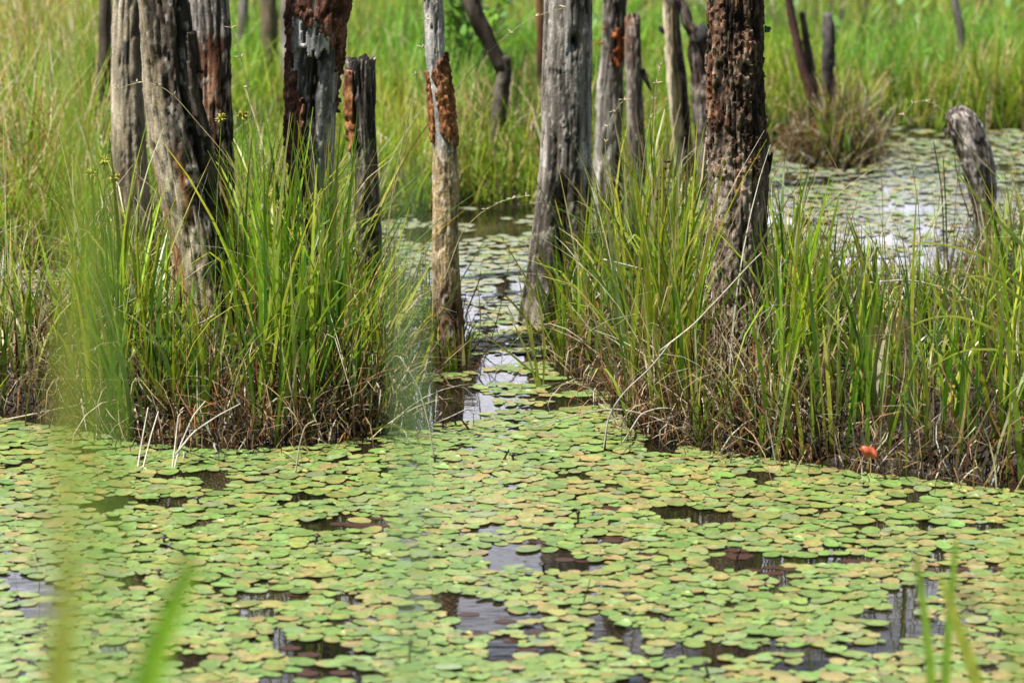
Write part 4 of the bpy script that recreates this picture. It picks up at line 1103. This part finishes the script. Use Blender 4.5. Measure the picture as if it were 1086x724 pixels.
# thin seed stalks
for lab, pts, Y_ in [("thin stalk with drooping seeds arching over the far right water", [(1060, 190), (1020, 150), (1000, 115), (985, 106), (965, 108), (960, 122)], yb(1040, 330)),
                     ("thin pale seed stalk arching in front of the two-toned trunk", [(270, 215), (240, 165), (205, 125), (180, 95), (150, 84), (125, 95)], yb(250, 440)),
                     ("thin curved stalk over the dark reddish trunk with white seeds", [(260, 330), (262, 200), (268, 120), (255, 55), (245, 30)], yb(260, 420)),
                     ("tall feathery seed stalk between short dark stump and slender trunk", [(405, 300), (418, 190), (436, 110), (446, 60), (452, 20)], yb(405, 400)),
                     ("pale nodding seed stalk in front of grey-brown stump", [(650, 260), (640, 180), (645, 130), (655, 112), (662, 106)], yb(650, 380)),
                     ("pale grass plume standing between the orange-patched trunk and cream-sided trunk", [(676, 240), (684, 160), (692, 110), (700, 70)], yb(676, 400)),
                     ("arching thin stalk crossing the channel in front of golden grass", [(470, 300), (490, 245), (510, 225), (535, 212), (558, 208)], yb(470, 400)),
                     ("second thin stalk arching high from behind the stump toward slender trunk", [(400, 230), (430, 165), (470, 110), (510, 62), (560, 18), (600, 8)], yb(400, 380))]:
    stem("seed_stalk", lab, "seed stalk", pts, Y_, .0018, (.34, .31, .16), None, "thin seed stalks above the sedge", heads=[(.7, .022, .0022, 2), (.8, .022, .0022, 3), (.9, .022, .0022, 3), (1.0, .025, .0022, 3)])
stem("seed_stalk", "stalk with dark brown ragged seed spike beside thick barked trunk", "seed stalk", [(690, 320), (695, 250), (700, 195), (706, 172)], yb(690, 410), .003, (.10, .08, .04), None, None, heads=[(.78, .02, .005, 6), (.84, .022, .006, 7), (.9, .022, .006, 7), (.95, .02, .005, 6), (1.0, .02, .004, 5)], head_mat=M_SEED)
# yellow sedge flower heads on the left
for lab, pts in [("yellow-green sedge flower head below the dark reddish trunk", [(228, 330), (230, 220), (233, 160), (235, 126)]), ("yellow-green sedge flower head at the right of the dark reddish trunk", [(250, 330), (254, 220), (257, 160), (258, 122)]),
                 ("yellow-green sedge flower head low before the pale tan trunk", [(125, 340), (115, 250), (112, 205), (111, 170)]), ("yellow-green sedge flower head left of the pale tan trunk", [(95, 330), (96, 250), (97, 210), (97, 184)]),
                 ("lowest yellow-green sedge flower head at the left", [(120, 340), (121, 260), (121, 220), (121, 188)])]:
    stem("sedge_flower", lab, "sedge flower", pts, yb(200, 415), .0022, (.2, .26, .05), None, "yellow flower heads in the left sedge", heads=[(1.0, .022, .004, 22)], head_mat=M_YEL)

# buds above the pads
BUDS = [("small dark lily bud in the middle pads, the tallest thin one", 613, 556, 15, .005), ("dark lily bud close to the channel mouth", 545, 490, 10, .008), ("dark forked bud in the open gap at mid right", 781, 594, 12, .005),
        ("dark bud on a long stalk at the bottom centre", 434, 703, 26, .006), ("dark brown bud at the left among green pads", 211, 536, 10, .009), ("blackish bud at far left below the sedge clump", 174, 577, 9, .008),
        ("dark bud at the edge of the round brown gap", 334, 577, 11, .008), ("reddish dark bud at the bottom right of centre", 752, 722, 22, .007), ("tiny black bud left of the round brown gap", 169, 611, 8, .008), ("low dark bud beside the right half's brown gap", 577, 605, 9, .009),
        ("short black bud beside the lone pale stem", 462, 492, 10, .008), ("dark bud beside the channel's left pads", 470, 455, 12, .005)]
for lab, bx, by, hp, rb in BUDS:
    p = at(bx, by); h = hp * p[1] / FPX
    s_ = U(-.25, .25, 1)[0] * h
    pth = smooth_path([p + [0, 0, -.02], p + [s_ * .2, 0, h * .4], p + [s_, 0, h * .75]], 6)
    v1, f1, t1 = tube(pth - p, .003, 6)
    b0 = pth[-1] - p
    v2, f2, t2 = tube([b0, b0 + [0, 0, h * .08], b0 + [s_ * .1, 0, h * .22], b0 + [s_ * .2, 0, h * .36]], [.0035, rb * 1.25, rb * 1.1, .0012], 8)
    o = obj("lily_bud", mesh_np("lily_bud", np.concatenate([v1, v2]), np.concatenate([f1, f2 + len(v1)]), None, M_BUD, tri=np.concatenate([t1, t2 + len(v1)])), None, p)
    tag(o, lab, "lily bud", "dark buds standing above the pads")
stem("dead_reed", "thin dark twig slanting out of the pads right of centre", "dead reed", [(619, 638), (622, 628), (626, 614)], yb(619, 640), .0018, (.05, .04, .03), None, GS)

for lab, pts in [("dark bent twig poking out of the pads in the channel mouth", [(484, 452), (482, 445), (479, 438)]), ("dark slanting twig beside the bent one in the channel mouth", [(498, 456), (491, 447), (486, 440)]),
                 ("black twig with two tips standing in the pads left of the channel", [(489, 450), (494, 449), (497, 446)]), ("thin black twig in the pads below the grey arching stem", [(641, 478), (642, 468), (643, 458)]),
                 ("dark twig leaning left among pads at the middle", [(534, 488), (537, 482), (540, 476)])]:
    stem("dead_reed", lab, "dead reed", pts, yb(*pts[0]), .0035, (.03, .025, .02), None, GS)

# red folded leaves at the water's edge
def red_leaf(label, px_, py_, w_, h_, stalk):
    p = at(px_, py_ + 30); Y_ = p[1]
    tr = thing("red_lily_leaf", label, "lily leaf", p, "red folded leaves by the right sedge")
    q = [on(a, b, Y_) - p for a, b in stalk]
    V, F_, T_ = tube(smooth_path(q, 8), .003, 6)
    obj("stalk", mesh_np("stalk", V, F_, np.full((len(V), 3), (.05, .02, .015)), M_STEM, tri=T_), tr)
    c = on(px_, py_, Y_) - p; sc_ = Y_ / FPX
    us = np.linspace(-1, 1, 9); vs = np.linspace(-1, 1, 7)
    G = np.zeros((9, 7, 3))
    for i, u in enumerate(us):
        for j, v_ in enumerate(vs):
            wv = math.sqrt(max(0, 1 - u * u * .96))
            G[i, j] = c + np.array([u * w_ * .52 + .10 * v_ * h_, abs(v_) * .010 + .004 * math.sin(5 * u + v_), v_ * wv * h_ * .40 - u * h_ * .33 + .06 * h_ * math.sin(4 * u)]) * np.array([sc_, 1, sc_])
    ii = np.arange(8)[:, None] * 7 + np.arange(6)[None]
    F_ = np.stack([ii, ii + 1, ii + 8, ii + 7], -1).reshape(-1, 4)
    o = obj("blade", mesh_np("blade", G.reshape(-1, 3), F_, None, M_RED), tr)
    md = o.modifiers.new("thickness", 'SOLIDIFY'); md.thickness = .002
red_leaf("bright red folded lily leaf on a dark stalk at the right clump's water edge", 922, 480, 17, 14, [(928, 484), (934, 494), (941, 510)])
red_leaf("dull red folded leaf in the shade at the far right water edge", 1056, 470, 9, 9, [(1056, 474), (1055, 484), (1054, 496)])

# ------------------------------------------------------------------ tall grass of the near bank, far out of focus
GN = "out-of-focus grass close to the camera"
near = [("broad pale green out-of-focus blade standing upright left of the channel", [(436, 760), (437, 600), (435, 400), (430, 180)], 2.0, .0066, (.34, .52, .22)),
        ("blurred yellow-green blade rising to the top left corner", [(78, 760), (82, 500), (78, 250), (72, -60)], 2.0, .0075, (.38, .48, .07)),
        ("blurred green blade in front of the pale tan trunk", [(118, 760), (120, 470), (112, 330), (96, 120)], 2.2, .0060, (.27, .46, .08)),
        ("blurred straw-coloured blade at the far left, in front of sedge", [(60, 760), (52, 600), (60, 420), (75, 300)], 2.1, .0055, (.46, .45, .12)),
        ("thick bright green blurred blade tip at the bottom left", [(140, 760), (156, 700), (178, 650), (206, 592)], 3.4, .030, (.32, .58, .05)),
        ("blurred yellow blade tip at the bottom left corner", [(50, 760), (58, 700), (66, 650), (76, 590)], 3.2, .021, (.44, .48, .07)),
        ("slightly blurred thin green blade at the bottom right, leftmost of three", [(990, 760), (986, 690), (979, 640), (972, 590)], 6.4, .014, (.30, .48, .06)),
        ("slightly blurred yellow-green blade leaning left at the bottom right", [(1048, 760), (1028, 698), (1011, 650), (998, 612)], 6.2, .019, (.46, .52, .08)),
        ("slightly blurred short green blade tip right of the leaning yellow one", [(1001, 760), (1004, 690), (1009, 625), (1014, 572)], 6.6, .013, (.28, .46, .06)),
        ("blurred green blade along the right edge at the bottom", [(1078, 760), (1080, 690), (1078, 620), (1074, 570)], 3.0, .010, (.3, .48, .08))]
for lab, pts, Y_, w_, c_ in near:
    blade("reed", lab, "reed", pts, Y_, w_ * 2.0, c_, None, GN, to_ground=True, taper=.3)
for lab, pts, Y_, r_ in [("blurred dark seed head near the bottom right corner", [(1062, 780), (1052, 700), (1042, 665), (1028, 632)], 3.2, .0010), ("blurred brown seed head in front of the right sedge bed, left one", [(950, 780), (945, 560), (936, 420), (930, 358)], 4.0, .0009),
                         ("blurred brown seed head in front of the right sedge bed, right one", [(975, 780), (970, 560), (964, 420), (958, 352)], 4.0, .0009)]:
    P0 = on(pts[0][0], pts[0][1], Y_); gz = float(ground_z(np.array([P0[0]]), np.array([P0[1]]))[0])
    P = smooth_path(np.concatenate([[[P0[0], Y_, gz]], path_px(pts, Y_)]), 24)
    tr = thing("grass_stalk", lab, "grass stalk", P[0], GN)
    V, F_, T_ = tube(P - P[0], r_, 5); obj("stalk", mesh_np("stalk", V, F_, np.full((len(V), 3), (.28, .26, .1)), M_STEM, tri=T_), tr)
    Vs, Fs, o_ = [], [], 0
    for _ in range(26):
        p = P[-1] - P[0] + rng.normal(0, 1, 3) * [.004, .004, .007]; d = rng.normal(0, 1, 3) + [0, 0, .6]; d *= .008 / np.linalg.norm(d)
        v_, f_, t_ = tube([p, p + d * .5, p + d], [.0006, .0016, .0003], 5); Vs.append(v_); Fs.append(f_ + o_); o_ += len(v_)
    obj("seed_head", mesh_np("seed_head", np.concatenate(Vs), np.concatenate(Fs), None, M_SEED), tr)

# ------------------------------------------------------------------ light, sky, camera
SUN_EL = math.radians(65); SUN_AZ = math.radians(243)       # clockwise from +Y: behind and left of the viewer
wd = bpy.data.worlds.new("World"); SC.world = wd; wd.use_nodes = True
nt = wd.node_tree; nt.nodes.clear()
sky = nt.nodes.new('ShaderNodeTexSky'); sky.sky_type = 'NISHITA'; sky.sun_disc = False
sky.sun_elevation = SUN_EL; sky.sun_rotation = SUN_AZ; sky.dust_density = 1.6; sky.air_density = 1.0
bg = nt.nodes.new('ShaderNodeBackground'); bg.inputs['Strength'].default_value = .045
wo = nt.nodes.new('ShaderNodeOutputWorld')
tcw = nt.nodes.new('ShaderNodeTexCoord'); mpw = nt.nodes.new('ShaderNodeMapping'); mpw.inputs['Scale'].default_value = (2.2, 2.2, 5.0)
nw = nt.nodes.new('ShaderNodeTexNoise'); nw.inputs['Scale'].default_value = 1.3; nw.inputs['Detail'].default_value = 7; nw.inputs['Roughness'].default_value = .55
nt.links.new(tcw.outputs['Generated'], mpw.inputs['Vector']); nt.links.new(mpw.outputs[0], nw.inputs['Vector'])
cr = nt.nodes.new('ShaderNodeMapRange'); cr.inputs['From Min'].default_value = .40; cr.inputs['From Max'].default_value = .56; nt.links.new(nw.outputs['Fac'], cr.inputs['Value'])
sz = nt.nodes.new('ShaderNodeSeparateXYZ'); nt.links.new(tcw.outputs['Generated'], sz.inputs[0])
el = nt.nodes.new('ShaderNodeMapRange'); el.inputs['From Min'].default_value = .46; el.inputs['From Max'].default_value = .26; nt.links.new(sz.outputs['Z'], el.inputs['Value'])
ml = nt.nodes.new('ShaderNodeMath'); ml.operation = 'MULTIPLY'; nt.links.new(cr.outputs[0], ml.inputs[0]); nt.links.new(el.outputs[0], ml.inputs[1])
cm = nt.nodes.new('ShaderNodeMix'); cm.data_type = 'RGBA'; cm.inputs[7].default_value = (40, 40.4, 45, 1)
fy = nt.nodes.new('ShaderNodeMapRange'); fy.inputs['From Min'].default_value = .15; fy.inputs['From Max'].default_value = .6; nt.links.new(sz.outputs['Y'], fy.inputs['Value'])
m2 = nt.nodes.new('ShaderNodeMath'); m2.operation = 'MULTIPLY'; nt.links.new(ml.outputs[0], m2.inputs[0]); nt.links.new(fy.outputs[0], m2.inputs[1])
nt.links.new(m2.outputs[0], cm.inputs[0]); nt.links.new(sky.outputs[0], cm.inputs[6]); nt.links.new(cm.outputs[2], bg.inputs[0])
nt.links.new(bg.outputs[0], wo.inputs[0])
sl = bpy.data.lights.new("sun", 'SUN'); sl.energy = 5.0; sl.angle = math.radians(.53); sl.color = (1, .955, .88)
so = bpy.data.objects.new("sun", sl); COL.objects.link(so)
sd = Vector((math.sin(SUN_AZ) * math.cos(SUN_EL), math.cos(SUN_AZ) * math.cos(SUN_EL), math.sin(SUN_EL)))
so.rotation_euler = sd.to_track_quat('Z', 'Y').to_euler(); so.location = (0, 0, 20)

cam = bpy.data.cameras.new("camera"); co = bpy.data.objects.new("camera", cam); COL.objects.link(co)
co.location = (0, 0, H); co.rotation_euler = (math.pi / 2 - PITCH, 0, 0)
cam.sensor_width = 36; cam.lens = FPX / 1086 * 36; cam.clip_start = .05; cam.clip_end = 2000
cam.dof.use_dof = True; cam.dof.focus_distance = 11.1; cam.dof.aperture_fstop = 3.6
SC.camera = co
SC.render.resolution_x, SC.render.resolution_y = 1024, 682
SC.view_settings.view_transform = 'Standard'; SC.view_settings.look = 'None'
SC.view_settings.exposure = 0.85; SC.view_settings.gamma = 1
SC.render.engine = 'CYCLES'
SC.cycles.max_bounces = 7; SC.cycles.diffuse_bounces = 2; SC.cycles.glossy_bounces = 3; SC.cycles.transmission_bounces = 3
SC.cycles.caustics_reflective = False; SC.cycles.caustics_refractive = False
SC.cycles.use_denoising = True
